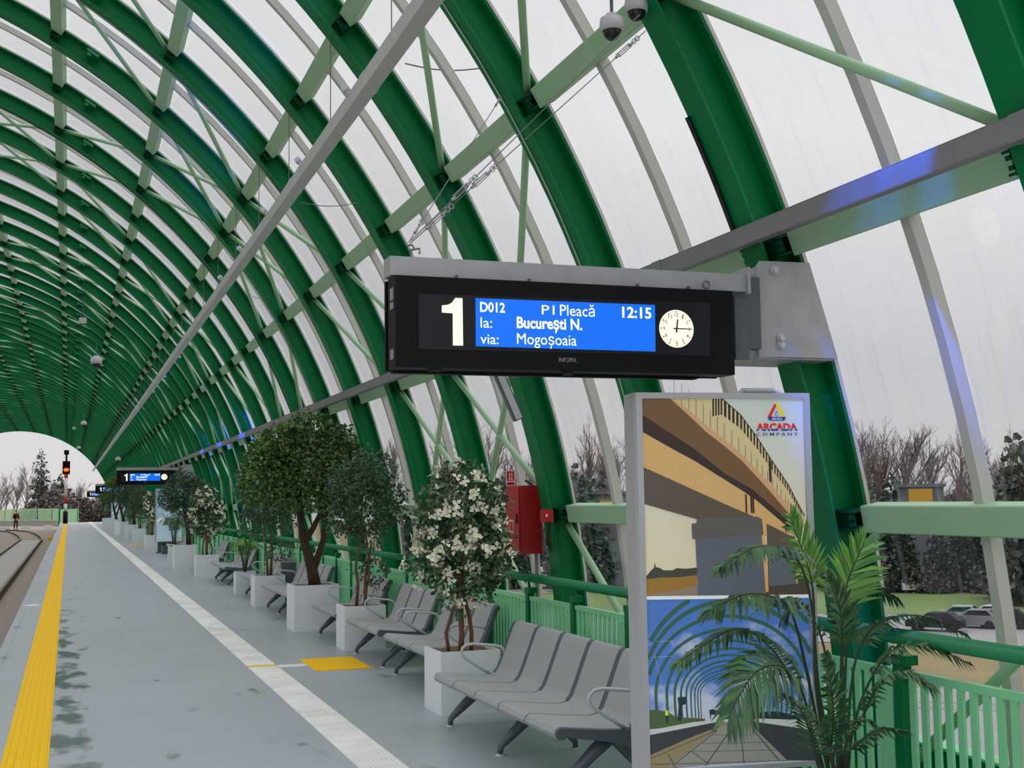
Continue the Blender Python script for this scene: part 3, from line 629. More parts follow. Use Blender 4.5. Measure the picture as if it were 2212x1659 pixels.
# ------------------------------------------------------------------ advertising lightboxes
def homography(src, dst):
    A = []
    for (x, y), (X_, Y_) in zip(src, dst):
        A.append([x, y, 1, 0, 0, 0, -X_*x, -X_*y, X_]); A.append([0, 0, 0, x, y, 1, -Y_*x, -Y_*y, Y_])
    n_ = 8
    for i in range(n_):
        p = max(range(i, n_), key=lambda r_: abs(A[r_][i])); A[i], A[p] = A[p], A[i]
        for r_ in range(n_):
            if r_ != i:
                f_ = A[r_][i]/A[i][i]
                for c in range(i, 9): A[r_][c] -= f_*A[i][c]
    h_ = [A[i][8]/A[i][i] for i in range(8)]
    return lambda x, y: ((h_[0]*x+h_[1]*y+h_[2])/(h_[6]*x+h_[7]*y+1), (h_[3]*x+h_[4]*y+h_[5])/(h_[6]*x+h_[7]*y+1))
PW, PZ0, PZ1 = 0.412, 0.385, 2.115
HM = homography([(1364.3, 861.6), (1707.6, 863.3), (1729, 1627), (1381.4, 1646.8)], [(-PW, PZ1), (PW, PZ1), (PW, PZ0), (-PW, PZ0)])
PU = lambda x, y: HM(1300+x*460/1659, 840+y*460/1659)       # upper poster, crop coordinates
PL_ = lambda x, y: HM(1300+x*460/1866, 1250+y*460/1866)     # lower poster
PRINT_GLOW = 0.22          # glow added to the print colours to brighten them, as if lit from inside
def pcol(name, rgb, rgb2=None):
    m = mat('print_'+name, rgb, 0.35, spec=0.25, emit=(rgb, PRINT_GLOW))
    if rgb2:
        t = m.node_tree; b = t.nodes['Principled BSDF']; co = t.nodes.new('ShaderNodeTexCoord'); sp = t.nodes.new('ShaderNodeSeparateXYZ'); r_ = t.nodes.new('ShaderNodeValToRGB')
        r_.color_ramp.elements[0].color = (*lin(rgb2), 1); r_.color_ramp.elements[1].color = (*lin(rgb), 1)
        t.links.new(co.outputs['Generated'], sp.inputs[0]); t.links.new(sp.outputs['Z'], r_.inputs[0]); t.links.new(r_.outputs[0], b.inputs['Base Color']); t.links.new(r_.outputs[0], b.inputs['Emission Color'])
    return m
def cloud_print():
    m = mat('print_cloudy_sky', (90, 130, 200), 0.35, spec=0.25, emit=((90, 130, 200), PRINT_GLOW)); t = m.node_tree; b = t.nodes['Principled BSDF']; l = t.links.new
    co = t.nodes.new('ShaderNodeTexCoord'); sp = t.nodes.new('ShaderNodeSeparateXYZ'); l(co.outputs['Generated'], sp.inputs[0])
    mp = t.nodes.new('ShaderNodeMapping'); mp.inputs['Scale'].default_value = (3, 1, 4.5); l(co.outputs['Generated'], mp.inputs[0])
    n = t.nodes.new('ShaderNodeTexNoise'); n.inputs['Scale'].default_value = 1.0; n.inputs['Detail'].default_value = 5; l(mp.outputs[0], n.inputs['Vector'])
    a = t.nodes.new('ShaderNodeMath'); a.operation = 'MULTIPLY_ADD'; a.inputs[1].default_value = -0.42; l(sp.outputs['Z'], a.inputs[0]); l(n.outputs['Fac'], a.inputs[2])
    r_ = t.nodes.new('ShaderNodeValToRGB'); e = r_.color_ramp.elements; e[0].position = 0.22; e[0].color = (*lin((84, 128, 206)), 1); e[1].position = 0.36; e[1].color = (*lin((196, 206, 226)), 1)
    l(a.outputs[0], r_.inputs[0]); l(r_.outputs[0], b.inputs['Base Color']); l(r_.outputs[0], b.inputs['Emission Color']); return m
class Print:
    """a printed sheet: coloured shapes lying on one another in the local XZ plane"""
    def __init__(s, y): s.mb = MB(); s.mats = []; s.idx = {}; s.y = y; s.k = 0
    def mi(s, m):
        if m.name not in s.idx: s.idx[m.name] = len(s.mats); s.mats.append(m)
        return s.idx[m.name]
    def poly(s, pts, m):
        s.k += 1; o = s.y-0.00006*s.k; s.mb.add([(x, o, z) for x, z in pts], [tuple(range(len(pts)))], s.mi(m))
    def stroke(s, pts, w, m):
        s.k += 1; o = s.y-0.00006*s.k; L_, R_ = [], []
        for i, p in enumerate(pts):
            a, b = pts[max(0, i-1)], pts[min(len(pts)-1, i+1)]; dx, dz = b[0]-a[0], b[1]-a[1]; q = math.hypot(dx, dz) or 1
            L_.append((p[0]-dz/q*w/2, o, p[1]+dx/q*w/2)); R_.append((p[0]+dz/q*w/2, o, p[1]-dx/q*w/2))
        n_ = len(pts); s.mb.add(L_+R_, [(i, i+1, n_+i+1, n_+i) for i in range(n_-1)], s.mi(m))
    def text(s, body, xa, xb, za, zb, m, bold=0, cut=None):
        s.k += 1; text_mb(s.mb, body, xa, xb, za, zb, s.y-0.00006*s.k, s.mi(m), bold, cut)
TOT = (2.985, 5.425, 0); TROT = R(-8)
totem = thing('advertising_lightbox', 'tall grey advertising lightbox with two posters in front of the nearest bench', 'advertising lightbox', TOT, TROT, 'advertising lightboxes')
b = MB(); hw, hd = 0.445, 0.10
b.prism([(-hw+0.02, -hd), (hw-0.02, -hd), (hw, -hd+0.02), (hw, hd-0.02), (hw-0.02, hd), (-hw+0.02, hd), (-hw, hd-0.02), (-hw, -hd+0.02)], lambda a, c, t: (a, c, t), 0.36, 2.145); b.build('box', 'frame', totem)
b = MB()
for xa, xb, za, zb in ((-hw+0.002, -PW, 0.362, 2.143), (PW, hw-0.002, 0.362, 2.143), (-PW, PW, 2.115, 2.143), (-PW, PW, 0.362, 0.385)): b.prism([(xa, za), (xb, za), (xb, zb), (xa, zb)], lambda a, c, t: (a, t, c), -hd-0.012, -hd-0.0005)
b.build('front_frame', 'frame', totem)
b = MB(); b.bb((-0.36, -0.06, 0.02), (0.36, 0.06, 0.359)); b.bb((-0.42, -0.2, 0.0), (0.42, 0.2, 0.02)); b.build('plinth', 'dark', totem)
b = MB(); b.tube([(0.07, 0.0, 2.145), (0.07, 0.0, 2.16)], 0.012, 8); b.tube([(0.12, 0, 2.145), (0.14, 0, 2.165), (0.30, 0, 2.165), (0.34, 0, 2.145)], 0.012, 8); b.build('top_handle', 'frame', totem)
up = Print(-hd-0.001)
c_sky = pcol('pale_sky', (196, 212, 214), (232, 216, 176)); c_tan = pcol('tan', (206, 166, 122)); c_cream = pcol('cream', (212, 196, 148)); c_dk = pcol('dark_brown', (58, 46, 42)); c_brown = pcol('deck_brown', (118, 92, 66)); c_deep = pcol('deep_brown', (66, 54, 48))
c_gird = pcol('golden', (214, 174, 116)); c_under = pcol('under_grey', (98, 88, 78)); c_cap = pcol('cap_grey', (100, 98, 94)); c_pier = pcol('pier_grey', (100, 106, 118)); c_edge = pcol('lit_edge', (226, 172, 104)); c_tree = pcol('tree_line', (74, 78, 66)); c_field = pcol('field', (160, 122, 62)); c_road = pcol('earth_road', (150, 132, 118)); c_earth = pcol('earth', (86, 76, 70)); c_wht = pcol('white', (240, 244, 246))
U = lambda *pts: [PU(*p) for p in pts]
up.poly([(-PW, PZ1), (PW, PZ1), PU(1505, 1592), PU(268, 1592)], c_sky)
up.poly(U((268, 1440), (300, 1400), (326, 1375), (333, 1335), (341, 1370), (372, 1378), (400, 1395), (470, 1395), (500, 1378), (570, 1384), (655, 1374), (655, 1480), (268, 1480)), c_tree)
up.poly(U((268, 1462), (380, 1450), (520, 1448), (655, 1432), (655, 1545), (268, 1590)), c_field); up.poly(U((268, 1580), (520, 1545), (662, 1510), (664, 1592), (268, 1592)), c_road)
up.poly(U((1180, 1492), (1505, 1430), (1505, 1592), (1180, 1592)), c_earth)
up.poly(U((470, 78), (855, 80), (990, 205), (1110, 370), (1230, 560), (1350, 740), (1476, 985), (1482, 1060), (1380, 960), (1230, 780), (1000, 530), (830, 370), (700, 270)), c_cream)
top_c = [(760, 78), (850, 80), (990, 205), (1110, 370), (1230, 560), (1350, 740), (1476, 985)]
def along(cv, f):
    q = f*(len(cv)-1); i = min(int(q), len(cv)-2); g = q-i; return (cv[i][0]+(cv[i+1][0]-cv[i][0])*g, cv[i][1]+(cv[i+1][1]-cv[i][1])*g)
low_c = [(470, 80), (600, 170), (730, 290), (860, 390), (1000, 510), (1120, 640), (1230, 755), (1330, 880), (1400, 960), (1480, 1045)]
for k in range(32):
    f0 = 0.03+0.94*(1-(1-k/32)**1.35); p = along(top_c, f0); q = along(top_c, min(1, f0+0.016*(1.5-f0))); hh = 110*(1-f0)+30
    up.poly(U(p, q, (q[0], q[1]+hh), (p[0], p[1]+hh)), c_dk)
for k in range(26):
    f0 = 1-(1-k/26)**1.3; p = along(low_c, f0*0.98+0.01); up.stroke([PU(p[0], p[1]-(150*(1-f0)+25)), PU(*p)], 0.0018, c_dk)
up.stroke([PU(*p) for p in top_c[1:]], 0.004, c_dk)
up.poly(U((1203, 545), (1222, 560), (1225, 730), (1208, 715)), c_dk)
up.poly(U(*(low_c + [(1480, 1080), (1400, 1010), (1330, 935), (1230, 815), (1120, 690), (1000, 560), (860, 440), (730, 340), (600, 215), (445, 80)])), c_tan)
up.poly(U((232, 78), (450, 78), (600, 215), (730, 340), (860, 440), (1000, 560), (1120, 690), (1230, 815), (1330, 935), (1440, 1045), (1400, 1125), (1100, 860), (1020, 800), (640, 560), (236, 330)), c_brown)
up.poly(U((234, 200), (430, 330), (640, 470), (860, 650), (1080, 780), (1400, 1060), (1400, 1125), (1100, 860), (1020, 800), (640, 560), (236, 340)), c_deep)
up.poly(U((238, 335), (640, 565), (1020, 805), (1100, 855), (1415, 1125), (1412, 1145), (1360, 1130), (1085, 985), (845, 880), (530, 735), (245, 610)), c_gird)
up.poly(U((245, 605), (530, 735), (845, 880), (1085, 985), (1110, 1000), (1000, 1012), (650, 1004), (430, 940), (250, 886)), c_under)
for xa in (1020, 1060, 1075): up.poly(U((xa, 815), (xa+14, 820), (xa+18, 965), (xa+4, 955)), c_deep)
for xa in (1325, 1342): up.poly(U((xa, 1035), (xa+8, 1040), (xa+10, 1110), (xa+2, 1105)), c_deep)
for xa in (668, 690, 708, 730): up.poly(U((xa, 680), (xa+5, 680), (xa+7, 735), (xa+2, 730)), c_cream)
up.poly(U((1184, 1040), (1360, 1130), (1400, 1140), (1410, 1250), (1418, 1500), (1195, 1515)), c_under); up.poly(U((1200, 1290), (1408, 1250), (1418, 1500), (1200, 1520)), c_pier)
up.poly(U((1398, 1240), (1410, 1240), (1420, 1495), (1408, 1497)), c_edge)
up.poly(U((612, 1040), (650, 1034), (650, 1000), (1110, 985), (1150, 1008), (1170, 1012), (1178, 1130), (1145, 1148), (640, 1162), (616, 1150)), c_cap); up.poly(U((640, 1160), (1148, 1128), (1176, 1590), (660, 1590)), c_pier)
up.poly(U((1150, 1005), (1178, 1008), (1186, 1128), (1168, 1130), (1197, 1560), (1174, 1562), (1146, 1130), (1160, 1125)), c_edge)
for z_ in (1010, 1180): pass
# logo on the upper poster
l_red, l_yel, l_blu = pcol('logo_red', (214, 52, 54)), pcol('logo_yellow', (240, 216, 50)), pcol('logo_blue', (44, 62, 160))
up.poly(U((1252, 116), (1268, 124), (1226, 214), (1236, 222), (1196, 222)), l_red); up.poly(U((1252, 116), (1280, 116), (1336, 222), (1310, 222), (1266, 140)), l_yel); up.poly(U((1196, 222), (1336, 222), (1326, 250), (1208, 250)), l_blu)
def ptext(body, xa, xb, ya, yb, m, bold=0):
    (p, za), (q, zb) = PU(xa, yb), PU(xb, ya); up.text(body, p, q, za, zb, m, bold)
ptext('ARCADA', 1228, 1308, 228, 245, c_wht, 0.01)
up.poly(U((1258, 180), (1270, 180), (1274, 212), (1254, 212)), l_blu); up.poly(U((1261, 188), (1267, 188), (1269, 208), (1259, 208)), c_wht)
ptext('ARCADA', 1110, 1424, 270, 330, l_red, 0.045)
(p, za), (q, zb) = PU(1110, 330), PU(1424, 270); up.text('ARCADA', p, q, za, za+(zb-za)*0.34, l_blu, 0.045, 0.34)
up.poly([(p, za+(zb-za)*0.27), (q, za+(zb-za)*0.27), (q, za+(zb-za)*0.31), (p, za+(zb-za)*0.31)], pcol('sky_behind_logo', (200, 213, 212)))
ptext('C O M P A N Y', 1110, 1428, 343, 367, l_blu, 0.012)
up.poly(U((268, 1592), (1505, 1580), (1505, 1606), (268, 1618)), c_wht)
up.mb.build('bridge_poster', up.mats, totem)
lo = Print(-hd-0.001); Lw = lambda *pts: [PL_(*p) for p in pts]
c_cl = cloud_print(); c_arch = pcol('arch_green', (62, 104, 92)); c_con = pcol('concrete', (150, 150, 142)); c_shade = pcol('wall_dark', (66, 70, 74)); c_slab = pcol('slab_pale', (205, 208, 206)); c_line = pcol('line_dark', (84, 90, 92)); c_wood = pcol('wood_dark', (44, 62, 66)); c_bush = pcol('bush', (84, 104, 70)); c_sand = pcol('sand', (150, 138, 104)); c_hi = pcol('hi_vis', (216, 236, 60))
lo.poly([PL_(303, 160), PL_(1695, 138), (PW, PZ0), (-PW, PZ0)], c_cl)
def clip_pt(p): return (max(-PW, min(PW, p[0])), p[1])
arches = [(250, 1880, 60, 46), (285, 1760, 168, 42), (325, 1680, 298, 36), (400, 1608, 410, 32), (490, 1530, 508, 28), (556, 1490, 575, 25), (608, 1445, 630, 21), (652, 1405, 680, 18), (690, 1375, 718, 15), (722, 1345, 752, 13), (748, 1325, 780, 12), (770, 1300, 806, 10)]
for xl, xr, yt, w in arches:
    cx_, a_ = (xl+xr)/2, (xr-xl)/2*1.03; base = 960; bh = base-yt; seg = []
    for k in range(-14, 195, 4):
        p = (cx_-a_*math.cos(R(k)), base-bh*math.sin(R(k))*(1 if k > 0 and k < 180 else 220/(bh*math.sin(R(14)))))
        pp = PL_(*p); ok = 303+p[1]*0.016 < p[0] < 1694+p[1]*0.026 and p[1] > 158-(p[0]-303)*0.0158 and p[1] < 1185
        if ok: seg.append(pp)
        elif len(seg) > 1: lo.stroke(seg, w*0.00048, c_arch); seg = []
        else: seg = []
    if len(seg) > 1: lo.stroke(seg, w*0.00048, c_arch)
for p, q in (((975, 160), (985, 290)), ((1090, 150), (1095, 680)), ((1190, 480), (1165, 700)), ((1390, 180), (1240, 680)), ((1520, 300), (1525, 500)), ((1480, 350), (1280, 640)), ((1540, 760), (1700, 600)), ((1550, 560), (1690, 580)), ((370, 620), (470, 1040)), ((330, 650), (540, 640)), ((380, 515), (540, 510)), ((700, 880), (760, 1160)), ((1480, 1050), (1660, 1000))): lo.stroke([PL_(*p), PL_(*q)], 0.0012, c_slab if p[0] < 600 else c_line)
lo.poly(Lw((322, 1100), (380, 1095), (470, 1110), (560, 1160), (800, 1172), (800, 1200), (560, 1240), (328, 1260)), c_bush); lo.poly(Lw((835, 1100), (870, 1090), (890, 1105), (920, 1088), (960, 1085), (1000, 1095), (1060, 1050), (1070, 1175), (845, 1175)), c_wood)
lo.poly(Lw((1180, 1120), (1420, 1110), (1580, 1150), (1720, 1090), (1725, 1180), (1180, 1180)), c_wood); lo.poly(Lw((850, 1140), (920, 1135), (922, 1185), (850, 1185)), c_slab)
lo.poly(Lw((565, 990), (640, 985), (635, 1045), (605, 1060), (600, 1190), (566, 1190), (575, 1060)), c_wood); lo.poly(Lw((460, 1105), (485, 1100), (488, 1145), (460, 1145)), c_hi); lo.poly(Lw((462, 1145), (488, 1145), (486, 1205), (470, 1205)), c_wood)
lo.poly(Lw((327, 1270), (700, 1200), (1060, 1172), (1300, 1172), (1725, 1190), (1732, 1275), (1200, 1205), (920, 1200), (328, 1310)), c_slab)
lo.poly(Lw((328, 1310), (915, 1198), (1165, 1198), (1500, 1528), (840, 1562), (332, 1612)), c_sand); lo.poly(Lw((480, 1585), (930, 1240), (1160, 1205), (1498, 1528), (830, 1565)), c_con)
lo.poly(Lw((328, 1310), (915, 1198), (917, 1240), (700, 1320), (329, 1480)), c_shade); lo.poly(Lw((1165, 1198), (1205, 1196), (1732, 1272), (1736, 1528), (1500, 1528)), c_shade)
for p, q, w in (((1038, 1238), (800, 1570), 0.006), ((1098, 1235), (1130, 1555), 0.0055), ((900, 1275), (520, 1570), 0.004), ((1195, 1250), (1430, 1528), 0.006), ((480, 1470), (560, 1600), 0.004), ((690, 1450), (830, 1560), 0.004), ((335, 1560), (1500, 1528), 0.003), ((760, 1380), (1330, 1372), 0.002), ((640, 1450), (1400, 1438), 0.002), ((860, 1310), (1270, 1305), 0.0015), ((330, 1510), (900, 1270), 0.003)): lo.stroke([PL_(*p), PL_(*q)], w, c_line)
lo.mb.build('vault_poster', lo.mats, totem)
# far lightboxes: plain pale blue sheets
def far_totem(x, y, rot, label):
    t = thing('advertising_lightbox', label, 'advertising lightbox', (x, y, 0), rot, 'advertising lightboxes')
    for ch in totem.children:
        if 'poster' not in ch.name: copy_tree(ch, t)
    p = Print(-hd-0.001); p.poly([(-PW, PZ0), (PW, PZ0), (PW, PZ1), (-PW, PZ1)], pcol('pale_blue_sheet', (150, 186, 222), (196, 214, 230)))
    p.poly([(-PW, 1.0), (-0.1, 1.15), (PW, 1.02), (PW, 1.12), (-0.1, 1.25), (-PW, 1.08)], c_wht); p.mb.build('poster', p.mats, t)
far_totem(3.18, 43.6, 0, 'pale blue advertising lightbox standing between far trees under the second board'); far_totem(3.05, 86, 0, 'small pale blue advertising lightbox farthest down the platform')

# ------------------------------------------------------------------ benches
def ribbon(mb, prof, th, y0, y1, m=0):
    n = len(prof); top, bot = [], []
    for i, p in enumerate(prof):
        a, b = prof[max(0, i-1)], prof[min(n-1, i+1)]; dx, dz = b[0]-a[0], b[1]-a[1]; q = math.hypot(dx, dz)
        top.append(p); bot.append((p[0]+dz/q*th, p[1]-dx/q*th))
    poly = top+bot[::-1]; k = len(poly); o = len(mb.v)
    mb.v += [(x, y0, z) for x, z in poly]+[(x, y1, z) for x, z in poly]
    for i in range(k):
        mb.f.append((o+i, o+(i+1) % k, o+k+(i+1) % k, o+k+i)); mb.m.append(m)
    for i in range(n-1):
        a, b, c, d = i, i+1, k-2-i, k-1-i
        mb.f.append((o+a, o+d, o+c, o+b)); mb.f.append((o+k+a, o+k+b, o+k+c, o+k+d)); mb.m += [m, m]
SEAT_P = [(-0.315, 0.312), (-0.345, 0.318), (-0.362, 0.345), (-0.350, 0.372), (-0.325, 0.383), (-0.22, 0.372), (-0.05, 0.353), (0.06, 0.345), (0.105, 0.356), (0.135, 0.39), (0.17, 0.47), (0.215, 0.585), (0.255, 0.685), (0.275, 0.722), (0.30, 0.735), (0.325, 0.725), (0.332, 0.70)]
FRAME_P = [(-0.30, 0.314), (-0.335, 0.320), (-0.353, 0.345), (-0.342, 0.369), (-0.318, 0.378), (-0.22, 0.366), (-0.05, 0.347), (0.06, 0.339), (0.11, 0.352), (0.143, 0.39), (0.178, 0.47), (0.222, 0.585), (0.262, 0.685), (0.282, 0.716), (0.305, 0.727), (0.325, 0.70)]
PIT = 0.488
sm = MB(); ribbon(sm, SEAT_P[:9], 0.012, -PIT/2+0.011, PIT/2-0.011); ribbon(sm, SEAT_P[8:], 0.012, -PIT/2+0.032, PIT/2-0.032); SEAT = sm.mesh('seat', ['seat'], False)
sm = MB(); ribbon(sm, FRAME_P, 0.042, -0.010, 0.010); ribbon(sm, [(x-0.002, z) for x, z in FRAME_P[8:]], 0.03, -0.0315, 0.0315); sm.prism([(-0.30, 0.325), (-0.05, 0.285), (0.09, 0.245), (0.13, 0.25), (0.155, 0.31), (0.16, 0.40), (0.10, 0.345), (-0.05, 0.338), (-0.29, 0.362)], lambda a, c, t: (a, t, c), -0.0125, 0.0125); sm.tube([(-0.322, -0.012, 0.343), (-0.322, 0.012, 0.343)], 0.032, 14); SIDE = sm.mesh('side_frame', ['dark'])
am = MB(); am.tube([(0.075, 0, 0.345), (-0.02, 0, 0.405), (-0.105, 0, 0.462), (-0.138, 0, 0.492), (-0.148, 0, 0.52), (-0.138, 0, 0.548), (-0.11, 0, 0.568), (-0.06, 0, 0.574), (0.12, 0, 0.553), (0.165, 0, 0.54), (0.19, 0, 0.515), (0.195, 0, 0.46)], 0.0115, 10); ARM = am.mesh('armrest', ['arm'], True)
lm_ = MB(); lm_.tube([(0.03, 0, 0.30), (-0.08, 0, 0.215), (-0.19, 0, 0.12), (-0.245, 0, 0.072), (-0.262, 0, 0.05), (-0.265, 0, 0.012)], [0.044, 0.040, 0.031, 0.024, 0.021, 0.018], 10, flat_=1.0); LEGF = lm_.mesh('leg', ['dark'], True)
lm_ = MB(); lm_.tube([(0.03, 0, 0.30), (0.12, 0, 0.20), (0.20, 0, 0.11), (0.245, 0, 0.065), (0.258, 0, 0.045), (0.26, 0, 0.012)], [0.040, 0.034, 0.026, 0.022, 0.02, 0.018], 10); LEGR = lm_.mesh('leg', ['dark'], True)
fm = MB(); fm.lathe([(0, 0.016), (0.012, 0.016), (0.016, 0.010), (0.032, 0.007), (0.032, 0)], (0, 0, 0), 14); FOOT = fm.mesh('foot', ['arm'], True)
def bench(n, x, y, label, nose=0.362):
    t = thing('waiting_bench', label, 'bench', (x+nose, y, 0), 0, 'grey metal benches along the platform'); ln = n*PIT
    for k in range(n): link('seat', SEAT, t, (0, -ln/2+PIT*(k+0.5), 0))
    for k in range(n+1): link('side_frame', SIDE, t, (0, -ln/2+PIT*k, 0))
    for yy in (-ln/2, ln/2): link('armrest', ARM, t, (0, yy+(0.01 if yy < 0 else -0.01), 0))
    b_ = MB(); b_.bb((0.0, -ln/2+0.03, 0.282), (0.07, ln/2-0.03, 0.322)); b_.build('beam', 'dark', t)
    legs = [-ln/2+0.10, 0, ln/2-0.10] if n > 3 else [-ln/2+0.12, ln/2-0.12]
    for yy in legs:
        for me, fx in ((LEGF, -0.265), (LEGR, 0.26)):
            lg = link('leg', me, t, (0, yy, 0)); link('foot', FOOT, lg, (fx, 0, 0))['label'] = 'shiny round foot'
    return t
bench(5, 2.555, 7.80, 'five-seat grey metal bench nearest the camera, partly behind the lightbox')
bench(3, 2.86, 11.12, 'three-seat grey bench just behind the nearest flowering tree planter')
bench(3, 2.87, 12.90, 'three-seat grey bench beside the yellow pad, second from the nearest flowering tree')
bench(3, 2.88, 15.02, 'grey bench half hidden behind the small dark ficus planter')
bench(5, 2.86, 18.75, 'five-seat grey bench behind the big tree in its tall planter')
bench(3, 2.92, 22.25, 'grey bench half hidden behind the slim-stemmed tree planter')
bench(5, 2.92, 26.65, 'grey bench between the lime palm and the second flowering tree')
bench(3, 2.92, 30.8, 'grey bench behind the second flowering tree planter')
bench(3, 2.90, 40.2, 'grey bench far along, past the wide white trough')
bench(5, 2.90, 51.8, 'grey bench far along, beyond the third flowering tree'); bench(5, 2.90, 63, 'grey bench far along, before the dark forked tree'); bench(5, 2.90, 77, 'grey bench farthest down the platform')
b = MB(); b.bb((-0.13, -0.2, 0.0), (0.13, 0.2, 0.30)); t = thing('litter_bin', 'low grey bin beside the pale blue far lightbox', 'bin', (3.02, 42.6, 0)); b.build('bin_body', 'dark', t); b = MB(); b.bb((-0.14, -0.21, 0.301), (0.14, 0.21, 0.345)); b.build('bin_lid', 'black', t)
b = MB(); b.lathe([(0, 0), (0.13, 0), (0.13, 0.66), (0, 0.66)], (0, 0, 0), 20); t = thing('litter_bin', 'round grey bin by the fence behind the big tree', 'bin', (3.40, 20.6, 0)); b.build('bin_body', 'dark', t); b = MB(); b.lathe([(0.09, 0.665), (0.135, 0.66), (0.135, 0.73), (0, 0.74)], (0, 0, 0), 20); b.build('bin_lid', 'seat', t)

# ------------------------------------------------------------------ plants
def leaves(mb, clumps, n, size, seed, droop=0.3, shell=0.55, aspect=0.33, m=0):
    rnd = random.Random(seed); wts = [c[1][0]*c[1][1]*c[1][2] for c in clumps]; tot = sum(wts)
    for (c, rad), w in zip(clumps, wts):
        for _ in range(max(6, int(n*w/tot))):
            z = rnd.uniform(-1, 1); ph = rnd.uniform(0, 2*math.pi); q = math.sqrt(1-z*z); d = Vector((q*math.cos(ph), q*math.sin(ph), z))
            rr = shell+(1-shell)*rnd.random()**0.6
            if rnd.random() < 0.25: rr *= rnd.uniform(0.5, 1.25)
            p = Vector(c)+Vector((d.x*rad[0], d.y*rad[1], d.z*rad[2]))*rr
            out = (d*0.7+Vector((rnd.gauss(0, .6), rnd.gauss(0, .6), rnd.gauss(0, .5)-droop))).normalized()
            sd = out.cross(Vector((rnd.gauss(0, 1), rnd.gauss(0, 1), rnd.gauss(0, 1)))).normalized(); nn = out.cross(sd)
            ln = size*rnd.uniform(0.7, 1.25); wd = ln*aspect
            mb.add([p, p+out*ln*0.5+sd*wd-nn*wd*0.3, p+out*ln, p+out*ln*0.5-sd*wd-nn*wd*0.3], [(0, 1, 2), (0, 2, 3)], m)
def blossoms(mb, clumps, n, size, seed):
    rnd = random.Random(seed); wts = [c[1][0]*c[1][1]*c[1][2] for c in clumps]; tot = sum(wts)
    for (c, rad), w in zip(clumps, wts):
        for _ in range(max(2, int(n*w/tot))):
            z = rnd.uniform(-0.9, 1); ph = rnd.uniform(0, 2*math.pi); q = math.sqrt(1-z*z); d = Vector((q*math.cos(ph), q*math.sin(ph), z))
            p0 = Vector(c)+Vector((d.x*rad[0], d.y*rad[1], d.z*rad[2]))*rnd.uniform(0.92, 1.12)
            for _k in range(rnd.choice((2, 3, 4))):
                p = p0+Vector((rnd.gauss(0, 1), rnd.gauss(0, 1), rnd.gauss(0, 1)))*size*0.55
                ax = (d+Vector((rnd.gauss(0, .5), rnd.gauss(0, .5), rnd.gauss(0, .5)))).normalized(); a = ax.orthogonal().normalized(); b = ax.cross(a); w0 = rnd.uniform(0, 6.28)
                for k in range(3):
                    w_ = w0+2.1*k; o = (a*math.cos(w_)+b*math.sin(w_)); s_ = (-a*math.sin(w_)+b*math.cos(w_)); l_ = size*rnd.uniform(0.8, 1.15)
                    mb.add([p, p+o*l_*0.5+s_*l_*0.4+ax*l_*0.35, p+o*l_+ax*l_*0.25, p+o*l_*0.5-s_*l_*0.4+ax*l_*0.35], [(0, 1, 2), (0, 2, 3)])
def planter(t, w, d, h):
    b = MB(); th = 0.018
    b.bb((-w/2, -d/2, 0), (w/2, -d/2+th, h)); b.bb((-w/2, d/2-th, 0), (w/2, d/2, h)); b.bb((-w/2, -d/2+th, 0), (-w/2+th, d/2-th, h)); b.bb((w/2-th, -d/2+th, 0), (w/2, d/2-th, h)); b.bb((-w/2+th, -d/2+th, 0.0), (w/2-th, d/2-th, 0.02))
    pb = b.build('planter_box', 'planter', t)
    b = MB(); n_ = 8; xs = [-w/2+th+0.001+(w-2*th-0.002)*k/n_ for k in range(n_+1)]; ys_ = [-d/2+th+0.001+(d-2*th-0.002)*k/n_ for k in range(n_+1)]
    rnd = random.Random(int(w*1000+h*100)); b.v = [(x, y, h-0.022+rnd.uniform(-0.006, 0.010)) for y in ys_ for x in xs]; b.f = [(r_*(n_+1)+c, r_*(n_+1)+c+1, (r_+1)*(n_+1)+c+1, (r_+1)*(n_+1)+c) for r_ in range(n_) for c in range(n_)]; b.m = [0]*n_*n_
    b.build('soil', 'soil', pb)
def potted(name, label, cat, x, y, w, d, h, group=None):
    t = thing(name, label, cat, (x+w/2, y+d/2, 0), 0, group); planter(t, w, d, h); return t
def bezier(p0, p1, p2, n=8): return [Vector(p0)*(1-k/n)**2+Vector(p1)*2*(k/n)*(1-k/n)+Vector(p2)*(k/n)**2 for k in range(n+1)]
